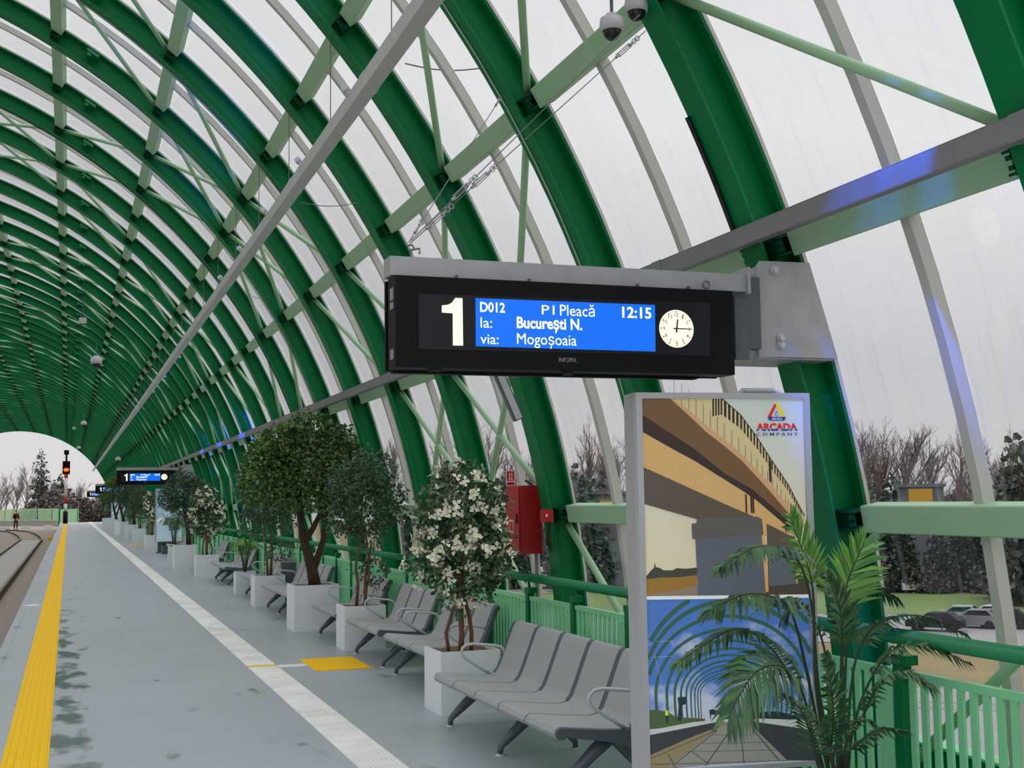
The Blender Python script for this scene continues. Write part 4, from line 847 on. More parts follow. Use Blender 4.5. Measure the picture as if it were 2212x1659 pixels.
# flowering trees (cream bracts)
def flower_tree(label, x, y, w, h, seed):
    t = potted('potted_flowering_tree', label, 'potted tree', x, y, w, w, h, 'cream-flowered potted trees'); rnd = random.Random(seed)
    for k, (dx, dy, r_) in enumerate(((-0.10, 0.02, 0.015), (-0.02, -0.03, 0.022), (0.01, 0.03, 0.02), (0.08, 0.0, 0.017))):
        m_ = MB(); pts = [Vector((dx, dy, h-0.04)), Vector((dx*1.2+rnd.uniform(-.02, .02), dy, h+0.12)), Vector((dx*0.8, dy*0.8, h+0.25)), Vector((dx*0.25, dy*0.2, h+0.42)), Vector((dx*0.1+rnd.uniform(-.04, .04), 0, h+0.75)), Vector((dx*0.8, dy, h+1.05))]
        m_.tube(pts, [r_, r_, r_*0.95, r_*0.9, r_*0.7, r_*0.4], 8); m_.build('stem', 'stem', t, True)
    cls = [((0.02, 0, 1.30), (0.36, 0.34, 0.30)), ((-0.02, 0, 1.62), (0.30, 0.28, 0.28)), ((0.03, 0.02, 1.85), (0.16, 0.16, 0.13)), ((-0.26, 0.02, 1.12), (0.17, 0.2, 0.13)), ((0.26, -0.05, 1.2), (0.17, 0.2, 0.22)), ((0.22, 0, 1.6), (0.2, 0.2, 0.2)), ((-0.22, -0.03, 1.5), (0.17, 0.18, 0.18)),
           ((0.02, -0.02, 1.02), (0.28, 0.24, 0.14)), ((-0.16, -0.1, 0.86), (0.1, 0.1, 0.09)), ((0.14, -0.05, 0.9), (0.13, 0.12, 0.08)), ((-0.02, -0.08, 0.8), (0.07, 0.07, 0.09))]
    cls = [((c[0], c[1], c[2]+(h-0.48)), r_) for c, r_ in cls]
    m_ = MB(); leaves(m_, cls, 3200, 0.052, seed, 0.25, 0.45, 0.36); f_ = m_.build('foliage', 'leafflower', t); f_['kind'] = 'stuff'
    m_ = MB(); blossoms(m_, cls, 150, 0.045, seed+1); f_ = m_.build('blossoms', 'blossom', t); f_['kind'] = 'stuff'
    return t
fl1 = flower_tree('cream-flowered tree in a white cube planter, nearest of its kind, behind the nearest bench', 2.71, 9.35, 0.48, 0.48, 11)
def again(src, x, y, label, sc=1.0):
    o = copy_tree(src); o.location = (x, y, 0); o['label'] = label; o.scale = (sc, sc, sc); return o
again(fl1, 2.93, 28.9, 'cream-flowered potted tree, second from the camera, before the wide trough', 1.03).rotation_euler.z = math.pi
again(fl1, 2.86, 47.4, 'cream-flowered potted tree, third from the camera, left of the pale blue lightbox', 1.06).rotation_euler.z = math.pi/2
# ficus trees
def ficus(name, label, cat, x, y, w, h, stems, clumps, n, size, seed, lm='leaf', bark='bark', group='green potted trees'):
    t = potted(name, label, cat, x, y, w, w, h, group)
    for pts, r0, r1 in stems:
        m_ = MB(); k = len(pts); m_.tube(pts, [r0+(r1-r0)*i/(k-1) for i in range(k)], 10); m_.build('trunk', bark, t, True)
    m_ = MB(); leaves(m_, clumps, n, size, seed); f_ = m_.build('foliage', lm, t); f_['kind'] = 'stuff'
    return t
z0 = 0.46
fc2 = ficus('potted_ficus', 'small dark-leaved ficus in a white cube planter, beside the yellow pad', 'potted tree', 2.90, 13.82, 0.47, 0.48,
    [([(-0.05, 0, z0), (-0.03, 0.01, 0.7), (-0.06, 0, 0.9), (0.0, 0, 1.2), (0.02, 0, 1.6)], 0.02, 0.01), ([(0.06, 0.02, z0), (0.05, 0, 0.75), (0.09, 0, 1.0), (0.06, 0, 1.3), (-0.1, 0, 1.7)], 0.018, 0.008), ([(0.03, -0.03, z0), (0.08, -0.04, 0.8), (0.12, 0, 1.2)], 0.016, 0.008)],
    [((0.06, 0, 1.55), (0.36, 0.34, 0.30)), ((-0.1, 0, 1.85), (0.30, 0.30, 0.28)), ((0.12, 0.05, 2.0), (0.28, 0.28, 0.24)), ((-0.22, -0.05, 1.45), (0.2, 0.22, 0.22)), ((0.34, 0, 1.62), (0.2, 0.24, 0.26)), ((0.08, -0.1, 1.22), (0.17, 0.18, 0.12)), ((0.14, -0.05, 0.86), (0.17, 0.17, 0.17)), ((-0.1, -0.1, 0.92), (0.07, 0.08, 0.09)), ((0.2, -0.08, 0.68), (0.09, 0.09, 0.07))], 4200, 0.05, 21, 'leafdark', 'stem')
fc3 = ficus('potted_ficus', 'biggest potted tree, broad dark crown on a thick forked trunk in a tall planter', 'potted tree', 2.72, 16.05, 0.58, 0.58,
    [([(0.03, 0, 0.54), (0.0, 0, 0.72), (-0.06, 0, 0.95), (-0.13, 0, 1.2), (-0.17, 0.0, 1.5), (-0.2, 0, 1.95)], 0.085, 0.03), ([(-0.01, 0, 0.72), (0.06, 0, 0.9), (0.14, 0.0, 1.15), (0.17, 0, 1.5), (0.24, 0, 1.95)], 0.052, 0.025), ([(-0.11, -0.01, 1.12), (0.0, -0.02, 1.3), (0.10, -0.02, 1.5), (0.12, 0, 1.9)], 0.045, 0.022)],
    [((0.0, 0, 2.15), (0.72, 0.6, 0.42)), ((-0.55, 0, 1.95), (0.42, 0.45, 0.32)), ((-0.72, 0, 1.78), (0.28, 0.3, 0.2)), ((0.45, 0, 2.05), (0.42, 0.45, 0.36)), ((-0.35, 0, 2.42), (0.38, 0.4, 0.26)), ((-0.05, 0, 2.55), (0.35, 0.4, 0.24)), ((0.3, 0.05, 2.42), (0.34, 0.38, 0.24)), ((-0.15, -0.2, 1.75), (0.45, 0.35, 0.22)), ((0.3, -0.15, 1.72), (0.36, 0.3, 0.22)), ((-0.6, 0.0, 2.3), (0.28, 0.3, 0.22)), ((0.62, 0, 2.3), (0.2, 0.24, 0.2)), ((-0.12, 0, 2.74), (0.12, 0.14, 0.12)), ((0.12, 0, 2.7), (0.14, 0.14, 0.1))], 11500, 0.066, 31, 'leaf')
fc4 = ficus('potted_ficus', 'slim-stemmed ficus in a white cube planter, half under the biggest tree crown', 'potted tree', 2.80, 20.2, 0.48, 0.48,
    [([(0.0, 0, z0), (-0.02, 0, 0.75), (-0.05, 0, 1.1), (-0.1, 0, 1.6)], 0.022, 0.01), ([(0.05, 0.02, z0), (0.06, 0, 0.8), (0.03, 0, 1.2), (0.1, 0, 1.6)], 0.024, 0.01)],
    [((0.0, 0, 1.6), (0.42, 0.4, 0.3)), ((-0.25, 0, 1.35), (0.22, 0.24, 0.26)), ((0.25, 0, 1.4), (0.22, 0.24, 0.28)), ((0.18, -0.05, 0.86), (0.22, 0.18, 0.16)), ((-0.06, -0.05, 1.12), (0.16, 0.16, 0.1)), ((0.0, 0, 1.9), (0.3, 0.3, 0.2))], 3000, 0.052, 41, 'leafdark', 'stem')
fc7 = ficus('potted_ficus', 'dark broad tree in the wide white trough, right of the second flowering tree', 'potted tree', 2.51, 32.5, 0.55, 0.60,
    [([(0.1, 0, 0.56), (0.08, 0, 0.9), (0.02, 0, 1.3), (-0.05, 0, 1.9)], 0.07, 0.03), ([(0.07, 0, 0.95), (0.2, 0, 1.3), (0.3, 0, 1.8)], 0.05, 0.02)],
    [((-0.05, 0, 1.95), (0.55, 0.5, 0.4)), ((-0.35, 0, 1.75), (0.35, 0.35, 0.3)), ((0.3, 0, 1.9), (0.35, 0.4, 0.34)), ((0.0, 0, 2.25), (0.35, 0.35, 0.22)), ((-0.1, -0.1, 1.55), (0.36, 0.3, 0.2))], 4500, 0.064, 51, 'leafdark')
again(fc4, 2.95, 57.9, 'pale-stemmed potted tree beyond the third flowering tree', 1.15)
again(fc3, 2.80, 71.5, 'dark broad tree with leaning forked trunk far down the platform', 1.18).rotation_euler.z = 0.4
again(fc7, 2.85, 62.5, 'dark potted tree just before the leaning forked trunk', 1.1)
again(fc3, 2.85, 84, 'broad dark potted tree, third from the far end of the row', 1.15); again(fc2, 2.85, 92.0, 'small green potted tree, second from the far end of the row', 1.05); again(fc2, 2.82, 106.5, 'last small potted tree at the far end of the row', 1.1)
# palms
def frond(t, pts, leaf, nl, droop, seed, mk='frond', w=0.011, start=0.22, up=(0, 0, 1), tip=0.5):
    """pts: path of the stalk; leaflets along the outer part"""
    rnd = random.Random(seed); pts = [Vector(p) for p in pts]
    cv = []                                                   # smooth the path
    for i in range(len(pts)-1):
        p0, p1, p2, p3 = pts[max(0, i-1)], pts[i], pts[i+1], pts[min(len(pts)-1, i+2)]
        for k in range(6):
            s_ = k/6; cv.append(0.5*((2*p1)+(-p0+p2)*s_+(2*p0-5*p1+4*p2-p3)*s_*s_+(-p0+3*p1-3*p2+p3)*s_**3))
    cv.append(pts[-1]); n = len(cv)
    fr_ = MB(); fr_.tube(cv, [0.0085*(1-0.75*i/(n-1)) for i in range(n)], 6, 1, True)
    upv = Vector(up)
    for k in range(nl):
        f = start+(1-start)*(k+0.5)/nl; q = f*(n-1); i = min(int(q), n-2); p = cv[i].lerp(cv[i+1], q-i); tg = (cv[i+1]-cv[i]).normalized()
        u = (k+0.5)/nl; ln = leaf*(0.55+0.45*math.sin(math.pi*min(1, 0.18+u*0.8)))*(1-0.35*u)
        sd = tg.cross(upv); sd = sd.normalized() if sd.length > 1e-3 else tg.orthogonal().normalized(); nn = sd.cross(tg)
        for s_ in (-1, 1):
            d = (sd*s_*(0.85-0.35*u)+tg*(0.55+tip*u)+nn*0.12+Vector((rnd.gauss(0, .07), rnd.gauss(0, .07), rnd.gauss(0, .07)))).normalized()
            a = p; b = p+d*ln*0.5+Vector((0, 0, -droop*ln*0.10)); c = p+d*ln*0.94+Vector((0, 0, -droop*ln*0.42))
            wv = tg.cross(d).cross(d); wv = (wv.normalized() if wv.length > 1e-4 else nn)*w
            tilt = nn*w*0.5
            fr_.add([a+wv*0.3, b+wv+tilt, c, b-wv+tilt, a-wv*0.3], [(0, 1, 3, 4), (1, 2, 3)], 0)
    return fr_.build('frond', [mk, 'stalk'], t)
PB = Vector((3.18, 4.78, 0))
palm = thing('potted_palm', 'big green areca palm in front of the lightbox at the lower right', 'potted palm', PB, 0)
b = MB(); b.lathe([(0, 0), (0.13, 0), (0.17, 0.34), (0.185, 0.345), (0.185, 0.375), (0.165, 0.375), (0.16, 0.33), (0, 0.33)], (0, 0, 0), 24); pp = b.build('pot', 'planter', palm, True)
b = MB(); b.lathe([(0, 0.345), (0.158, 0.34)], (0, 0, 0), 20); b.build('soil', 'soil', pp)
def fpx(*l): return [at_y(u, v, Y)-PB for u, v, Y in l]
base = lambda dx, dy: Vector((dx, dy, 0.34))
FR = [  # (stalk px path with depth, leaf length, leaflet count, droop, start, up)
 ([(1762, 1480, 4.74), (1757, 1290, 4.72), (1740, 1210, 4.70), (1708, 1122, 4.66)], (-0.03, 0), 0.20, 24, 0.5, 0.56, (0.4, -0.9, 0.3), 'lime'),
 ([(1818, 1480, 4.80), (1822, 1345, 4.82), (1830, 1260, 4.84), (1868, 1168, 4.84)], (0.0, 0.02), 0.20, 24, 0.5, 0.58, (-0.2, -0.9, 0.3), 'lime'),
 ([(1770, 1500, 4.70), (1752, 1300, 4.62), (1715, 1200, 4.54), (1640, 1180, 4.42), (1556, 1226, 4.30)], (-0.02, -0.03), 0.14, 26, 1.3, 0.56, (0, 0, 1), 'frond'),
 ([(1765, 1560, 4.66), (1722, 1360, 4.52), (1690, 1300, 4.46), (1620, 1283, 4.36), (1540, 1312, 4.26)], (-0.04, -0.02), 0.17, 24, 1.5, 0.50, (0, 0, 1), 'frond'),
 ([(1762, 1600, 4.72), (1715, 1480, 4.62), (1665, 1400, 4.52), (1590, 1358, 4.40), (1468, 1428, 4.24)], (-0.05, 0), 0.13, 28, 1.4, 0.42, (0, 0, 1), 'frond'),
 ([(1768, 1640, 4.60), (1735, 1500, 4.44), (1690, 1440, 4.36), (1630, 1455, 4.28), (1575, 1545, 4.20)], (-0.04, -0.05), 0.20, 24, 0.9, 0.50, (0.3, -0.5, 0.8), 'frond'),
 ([(1832, 1560, 4.84), (1850, 1420, 4.88), (1900, 1345, 4.90), (2000, 1332, 4.86), (2110, 1388, 4.78)], (0.03, 0.02), 0.11, 28, 1.2, 0.44, (0, 0, 1), 'frond'),
 ([(1838, 1600, 4.78), (1870, 1490, 4.76), (1925, 1408, 4.72), (2005, 1395, 4.64), (2088, 1432, 4.54)], (0.04, 0), 0.12, 26, 1.2, 0.46, (0, 0, 1), 'frond'),
 ([(1825, 1620, 4.66), (1858, 1560, 4.60), (1898, 1480, 4.52), (1950, 1452, 4.44), (2006, 1480, 4.36)], (0.03, -0.04), 0.12, 22, 1.2, 0.45, (0, 0, 1), 'frond'),
 ([(1822, 1640, 4.70), (1850, 1610, 4.68), (1895, 1578, 4.64), (1955, 1580, 4.58)], (0.04, -0.02), 0.10, 18, 1.2, 0.4, (0, 0, 1), 'frond'),
 ([(1824, 1500, 4.90), (1832, 1330, 4.96), (1852, 1258, 5.0), (1926, 1290, 5.0)], (0.02, 0.05), 0.14, 20, 1.2, 0.62, (0, 0, 1), 'frond'),
 ([(1815, 1520, 4.72), (1818, 1400, 4.70), (1815, 1320, 4.68), (1788, 1248, 4.64)], (0.0, -0.02), 0.15, 20, 0.6, 0.5, (0.3, -0.9, 0.3), 'frond'),
 ([(1770, 1660, 4.55), (1752, 1590, 4.46), (1728, 1530, 4.40), (1690, 1500, 4.34)], (-0.03, -0.05), 0.11, 18, 1.2, 0.35, (0, 0, 1), 'frond'),
 ([(1795, 1640, 4.60), (1800, 1560, 4.56), (1796, 1490, 4.54), (1782, 1420, 4.52)], (0, -0.05), 0.12, 22, 0.7, 0.35, (0.2, -0.9, 0.3), 'frond'),
 ([(1800, 1650, 4.56), (1815, 1600, 4.50), (1850, 1560, 4.46), (1880, 1560, 4.42)], (0.02, -0.06), 0.10, 16, 1.2, 0.3, (0, 0, 1), 'frond'),
 ([(1790, 1500, 4.90), (1775, 1380, 4.98), (1730, 1300, 5.02), (1700, 1330, 5.04)], (-0.03, 0.05), 0.12, 18, 1.3, 0.5, (0, 0, 1), 'frond')]
for k, (pth, bs, lf, nl, dr, st, upv, mk) in enumerate(FR):
    frond(palm, [base(*bs)]+fpx(*pth), lf*1.3, int(nl*1.3), dr, 100+k, mk, 0.0105, st, upv)
def small_palm(label, x, y, w, h, ht, nfr, mk, seed, group):
    t = potted('potted_palm', label, 'potted palm', x, y, w, w, h, group); rnd = random.Random(seed)
    for k in range(nfr):
        a = 2*math.pi*k/nfr+rnd.uniform(-.3, .3); rr = rnd.uniform(0.35, 1.0)*ht*0.55; hh = ht*rnd.uniform(0.75, 1.05); d = Vector((math.cos(a), math.sin(a), 0))
        frond(t, [d*0.02+Vector((0, 0, h-0.03)), d*rr*0.25+Vector((0, 0, h+hh*0.5)), d*rr*0.65+Vector((0, 0, h+hh*0.95)), d*rr*1.05+Vector((0, 0, h+hh*0.85))], ht*0.3, 14, 1.0, seed+k, mk, 0.010, 0.35)
    return t
lp = small_palm('lime-green feathery palm in a low white planter, before the slim-stemmed tree', 2.87, 23.15, 0.36, 0.39, 0.62, 14, 'lime', 200, 'small potted palms')
sp8 = small_palm('green palm in a white planter in front of the pale blue lightbox', 2.72, 37.3, 0.34, 0.41, 0.95, 13, 'frond', 240, 'small potted palms')
again(lp, 2.9, 98.5, 'lime-green palm near the far end of the row', 1.6); again(sp8, 2.95, 66.3, 'low green palm in a planter before the dark forked tree', 1.0)

# ------------------------------------------------------------------ fire cabinet and call point
t = thing('fire_cabinet', 'red fire hose cabinet on a grey post above the handrail, half behind the flowering tree', 'fire cabinet', (3.53, 9.78, 0))
b = MB(); b.bb((0.0, 0.0, 1.19), (0.19, 0.36, 1.755)); b.build('cabinet_body', 'red', t)
b = MB(); b.bb((-0.012, 0.015, 1.205), (-0.0005, 0.345, 1.74)); dr = b.build('door', 'red', t)
b = MB(); b.bb((-0.022, 0.05, 1.44), (-0.0125, 0.065, 1.52)); b.build('handle', 'rubber', dr)
for za in (1.235, 1.655):
    b = MB()
    for q in range(5): b.bb((0.065, -0.004, za+0.012*q), (0.125, -0.0005, za+0.006+0.012*q))
    b.build('louvre', 'red', t)
b = MB(); b.tube([(0.215, 0.2, 0), (0.215, 0.2, 1.7)], 0.022, 10); b.build('post', 'galv', t, True)
b = MB(); b.bb((-0.015, 0.14, 1.36), (-0.0125, 0.24, 1.47)); st = b.build('sticker', 'white', t); b = MB(); b.bb((-0.0175, 0.155, 1.375), (-0.0155, 0.225, 1.455)); b.build('symbol', 'red', st)
b = MB(); b.tube([(0.10, 0.15, 1.80), (0.235, 0.06, 1.70), (0.25, 0.05, 1.45), (0.25, 0.05, 1.25)], 0.010, 6); b.build('hose', 'rubber', t, True)
p = at_y(1103, 1033, 10.15); t = thing('fire_sign', 'small white and red fire hose sign above the red cabinet', 'sign', p)
b = MB(); b.bb((-0.042, 0, -0.068), (0.042, 0.004, 0.068)); b.build('sign_plate', 'white', t)
b = MB(); b.bb((-0.033, -0.002, -0.02), (0.033, -0.0004, 0.06)); b.bb((-0.033, -0.002, -0.058), (0.033, -0.0004, -0.034)); b.build('red_field', 'red', t)
b = MB()
for xq in (-0.014, 0.006): b.bb((xq, -0.0035, -0.005), (xq+0.008, -0.0022, 0.048))
b.bb((-0.02, -0.0035, -0.012), (0.02, -0.0022, -0.005)); b.build('pictogram', 'white', t)
b = MB(); b.tube([(0.0, 0.006, -0.068), (0.0, 0.006, -0.10)], 0.006, 6); b.build('sign_bracket', 'wire', t)
p = at_y(1181, 1114, 9.45); t = thing('fire_call_point', 'small red fire alarm call point mounted on the rib beside the red cabinet', 'call point', p)
b = MB(); b.bb((-0.045, -0.03, -0.05), (0.045, 0.03, 0.05)); b.build('casing', 'red', t); b = MB(); b.bb((-0.022, -0.034, -0.008), (-0.004, -0.0305, 0.012)); b.build('break_glass', 'white', t); b = MB(); b.tube([(0.02, 0, -0.05), (0.02, 0.02, -0.2), (0.05, 0.05, -0.28)], 0.012, 6); b.build('conduit', 'rubber', t)

# ------------------------------------------------------------------ signal
sg = thing('railway_signal', 'railway signal with glowing red lamp on a banded mast at the platform end', 'signal', (-0.27, 116.3, 0)); sg.scale = (1.55, 1.3, 0.985)
for k, (za, zb, mk, r_) in enumerate(((0, 1.05, 'black', 0.13), (1.051, 1.75, 'white', 0.085), (1.751, 2.45, 'red', 0.085), (2.451, 4.05, 'white', 0.085), (4.051, 4.35, 'red', 0.10))):
    b = MB(); b.tube([(0, 0, za), (0, 0, zb)], r_, 12); b.build('mast_band', mk, sg, True)
b = MB(); b.bb((-0.20, -0.12, 4.36), (0.20, 0.12, 5.52)); b.bb((-0.13, -0.3, 5.18), (0.13, -0.12, 5.2)); b.build('signal_head', 'black', sg)
b = MB(); b.tube([(0, -0.13, 4.75), (0, -0.16, 4.75)], 0.15, 16); b.build('lamp', 'redlamp', sg)
b = MB(); b.tube([(0, 0, 5.5), (0, 0, 6.1)], 0.05, 8); b.bb((-0.13, -0.08, 6.1), (0.13, 0.08, 6.5)); b.build('top_box', 'black', sg)
b = MB()
for k in range(8): b.bb((-0.07, -0.11, 5.55+0.06*k), (0.07, -0.09, 5.57+0.06*k))
b.build('ladder', 'wire', sg)
pl_ = bpy.data.lights.new('signal_glow', 'POINT'); pl_.energy = 6; pl_.color = (1, 0.12, 0.05); pl_.shadow_soft_size = 0.1; po = bpy.data.objects.new('signal_glow', pl_); C.objects.link(po); po.parent = sg; po.location = (0, -0.35, 4.75)

# ------------------------------------------------------------------ outdoors: trees, fence, cars, buildings
def bare_tree(seed, h, spread, mk):
    rnd = random.Random(seed); m_ = MB()
    def grow(p, d, ln, r, lev):
        n_ = 3 if lev < 2 else 2; pts = [p]; dd = d.copy()
        for k in range(n_):
            dd = (dd+Vector((rnd.gauss(0, .13), rnd.gauss(0, .13), rnd.gauss(0.05, .06)))).normalized(); pts.append(pts[-1]+dd*ln/n_)
        m_.tube(pts, [r*(1-0.55*k/n_) for k in range(n_+1)], 5 if lev == 0 else 3, 0, False)
        if lev < 4:
            nb_ = (11, 6, 5, 3)[lev]
            for k in range(nb_):
                f = rnd.uniform(0.28 if lev == 0 else 0.2, 1.0); q = f*n_; i = min(int(q), n_-1); pp = pts[i].lerp(pts[i+1], q-i)
                w = rnd.uniform(0, 6.28); o = dd.orthogonal().normalized(); o2 = dd.cross(o); sp = rnd.uniform(0.35, 0.9)*spread
                nd = (dd+(o*math.cos(w)+o2*math.sin(w))*sp+Vector((0, 0, 0.25))).normalized()
                grow(pp, nd, ln*rnd.uniform(0.36, 0.56)*(1.15-0.4*f if lev == 0 else 1), max(r*0.42, 0.012), lev+1)
    grow(Vector((0, 0, 0)), Vector((0, 0, 1)), h*0.72, h*0.016, 0)
    return m_.mesh('bare_tree', [mk])
BT = [bare_tree(301, 18, 0.8, 'twig'), bare_tree(302, 16, 1.0, 'twig'), bare_tree(303, 17, 0.65, 'twigred')]
def at_gz(u, dist, gz):
    d = ray(u, 1060); d = Vector((d.x, d.y, 0)).normalized(); return Vector((d.x*dist, d.y*dist, gz))
rnd = random.Random(5)
for k in range(64):
    u = 860+1500*(k+rnd.random())/64; dist = rnd.uniform(150, 215) if u > 1500 else rnd.uniform(195, 240)
    o = link('bare_tree', BT[k % 3], None, at_gz(u, dist, GZ)); s_ = rnd.uniform(0.75, 1.12)*dist/165; o.scale = (s_, s_, s_); o.rotation_euler.z = rnd.uniform(0, 6.28)
    tag(o, 'tall bare winter tree in the grey woodland outside the right-hand glazing', 'tree', 'bare trees outside the right-hand glazing')
def crown(seed, n, size, clumps, mk, name):
    m_ = MB(); leaves(m_, clumps, n, size, seed, 0.1, 0.3, 0.5); return m_.mesh(name, [mk])
EV = crown(61, 2200, 0.55, [((0, 0, 1.8), (2.6, 2.6, 1.9)), ((0, 0, 4.2), (2.1, 2.1, 1.9)), ((0, 0, 6.6), (1.4, 1.4, 1.9)), ((0, 0, 8.8), (0.7, 0.7, 1.6))], 'fir', 'evergreen')
BU = crown(62, 1500, 0.4, [((0, 0, 1.2), (2.4, 2.0, 1.4)), ((1.6, 0, 0.9), (1.5, 1.4, 1.0)), ((-1.5, 0, 1.0), (1.5, 1.4, 1.1)), ((0.2, 0, 2.2), (1.2, 1.2, 0.9))], 'bush', 'bush')
for k, (u, dist, s_) in enumerate(((905, 150, 1.35), (960, 160, 1.2), (1085, 150, 1.25), (1240, 145, 1.35), (1268, 150, 1.3), (1300, 158, 1.3), (1905, 150, 1.0), (1940, 158, 1.1), (1872, 165, 1.2), (1925, 170, 1.25), (1905, 144, 0.82), (1945, 143, 0.8), (2022, 143, 0.78), (2068, 145, 0.82), (2112, 144, 0.8), (2148, 146, 0.84))):
    o = link('evergreen', EV, None, at_gz(u, dist, GZ)); o.scale = (s_, s_, s_); o.rotation_euler.z = k*1.3
    tag(o, 'dark evergreen tree among the bare woodland outside the right-hand glazing', 'tree', 'evergreens outside the right-hand glazing')
for k in range(26):
    u = 870+1400*(k+rnd.random())/26; dist = rnd.uniform(141, 150) if u > 1500 else rnd.uniform(192, 200); s_ = rnd.uniform(0.8, 1.5)
    o = link('bush', BU, None, at_gz(u, dist, GZ)); o.scale = (s_, s_, s_*1.1); o.rotation_euler.z = rnd.uniform(0, 6.28)
    tag(o, 'low brown bush at the foot of the woodland outside the glazing', 'bush', 'bushes outside the right-hand glazing')
# far end, left of the picture
def ltree(u, Y, me, name, s_, label, group, cat='tree'):
    o = link(name, me, None, (at_y(u, 1090, Y).x, Y, -0.7)); o.scale = (s_, s_, s_); o.rotation_euler.z = rnd.uniform(0, 6.28); tag(o, label, cat, group); return o
for k, (u, Y, s_) in enumerate(((-6, 200, 0.36), (8, 190, 0.42), (24, 215, 0.45), (36, 200, 0.36), (50, 190, 0.50), (62, 210, 0.44), (112, 205, 0.40), (128, 200, 0.36), (150, 190, 0.34), (160, 210, 0.36), (172, 185, 0.30), (186, 190, 0.30), (198, 200, 0.30), (212, 195, 0.28), (226, 190, 0.30))):
    ltree(u, Y, BT[k % 3], 'bare_tree', s_, 'grey bare tree beyond the tunnel mouth at the left', 'bare trees beyond the tunnel mouth')
t = thing('fir_tree', 'tall sparse fir tree beyond the tunnel mouth, left of the signal', 'tree', (at_y(87, 1090, 195).x, 195, -0.7))
b = MB(); b.tube([(0, 0, 0), (0.1, 0, 5), (0, 0, 10.2)], [0.16, 0.11, 0.02], 7); b.build('trunk', 'twig', t, True)
b = MB(); leaves(b, [((0, 0, 2.6+1.15*k), (1.75*(1-k/7.6)+0.15, 1.6*(1-k/7.6)+0.15, 0.5)) for k in range(7)]+[((0, 0, 10.1), (0.2, 0.2, 0.5))], 1300, 0.5, 63, 0.25, 0.15, 0.22); b.build('foliage', 'fir', t)['kind'] = 'stuff'
for k, (u, Y, s_) in enumerate(((78, 175, 0.9), (98, 180, 1.1), (116, 175, 1.3), (130, 180, 1.45), (146, 172, 1.1), (160, 178, 1.05), (176, 170, 0.95), (192, 175, 1.0), (208, 170, 0.9), (222, 172, 0.95))):
    ltree(u, Y, BU, 'bush', s_, 'brownish hedge bush beyond the platform end, behind the signal', 'hedge bushes beyond the platform end', 'bush')
EVL = ltree(130, 186, EV, 'evergreen', 0.62, 'dense dark evergreen right behind the signal mast', None); ltree(118, 192, EV, 'evergreen', 0.55, 'dark evergreen between the fir and the signal', None)
# green slatted fence at the far left
fp = [(-16, 140), (-13, 139.3), (-10, 138.3), (-7.2, 137), (-4.8, 135.4), (-2.9, 133.4), (-1.5, 131), (-0.9, 128)]
for k in range(len(fp)-1):
    (xa, ya), (xb, yb) = fp[k], fp[k+1]; ln = math.hypot(xb-xa, yb-ya)
    xa, ya, xb, yb = xa*1.04, ya*1.05, xb*1.04, yb*1.05; ln *= 1.05
    t = thing('slatted_fence', 'pale green slatted fence panel curving behind the tracks beyond the tunnel mouth', 'fence', (xa, ya, -0.15), math.atan2(yb-ya, xb-xa), 'slatted fence beyond the tunnel mouth')
    b = MB(); nsl = int(ln/0.2)
    for q in range(nsl): b.bb((0.2*q, -0.02, 0.12), (0.2*q+0.085, 0.02, 1.42))
    b.build('slats', 'pale', t); b = MB(); b.bb((0, 0.022, 0.2), (ln, 0.04, 0.28)); b.bb((0, 0.022, 1.25), (ln, 0.04, 1.33)); b.build('cross_rail', 'pale', t); b = MB(); b.bb((0, 0.05, -0.5), (ln, 0.3, 0.115)); b.build('kerb', 'conc', t)
for x, lb in ((-0.9, 'dark green post at the corner of the slatted fence beyond the platform'), (0.9, 'thin pale post at the platform end right of the signal')):
    b = MB(); b.tube([(x, 134, -0.6), (x, 134, 1.35)], 0.07 if x < 0 else 0.04, 8); tag(b.build('fence_post', 'green' if x < 0 else 'mint'), lb, 'post')
b = MB(); b.bb((-0.8, 133.95, -0.55), (0.8, 134, 1.2)); tag(b.build('mesh_panel', 'pale'), 'pale green fence panel closing the platform end beside the signal', 'fence')
for k, (u, lb) in enumerate(((12, 'white concrete block lying beside the tracks at the far left'), (58, 'white concrete block between the rails beyond the tunnel mouth'), (104, 'pale concrete block near the platform corner'))):
    b = MB(); Y = 119+2*k; x = at_y(u, 1090, Y).x; b.prism([(-0.45, 0), (0.45, 0), (0.38, 0.34), (-0.38, 0.34)], lambda a, c, q: (a, q, c), -0.25, 0.25); o = b.build('concrete_block', 'white', loc=(x, Y, -0.57)); tag(o, lb, 'block')
b = MB(); b.bb((-0.2, -0.2, 0), (0.2, 0.2, 0.25)); tag(b.build('marker_box', 'yellow', loc=(-1.15, 96, -0.9)), 'small yellow box on the ballast below the platform edge', 'box')
# buildings
def building(u, dist, w, d, h, mk, label, panel=None, roof='greywall'):
    p = at_gz(u, dist, GZ); t = thing('building', label, 'building', p, -math.atan2(p.x, p.y))
    b = MB(); b.bb((-w/2, 0, 0), (w/2, d, h)); b.build('walls', mk, t); b = MB(); b.bb((-w/2-0.3, -0.3, h+0.001), (w/2+0.3, d+0.3, h+0.35)); b.build('roof', roof, t)
    if panel:
        b = MB(); b.bb((panel[0], -0.25, panel[1]), (panel[2], -0.01, panel[3])); b.build('facade_panel', 'ochre', t)
    for k in range(int(w/4)):
        b = MB(); b.bb((-w/2+1+4*k, -0.06, 1.0), (-w/2+3.2+4*k, -0.001, 2.4)); b.build('window', 'panelblack', t)
building(1988, 150, 5, 6, 11.3, 'greywall', 'narrow grey building with a square ochre facade panel outside the right glazing', (-1.3, 9.3, 1.3, 11.1))
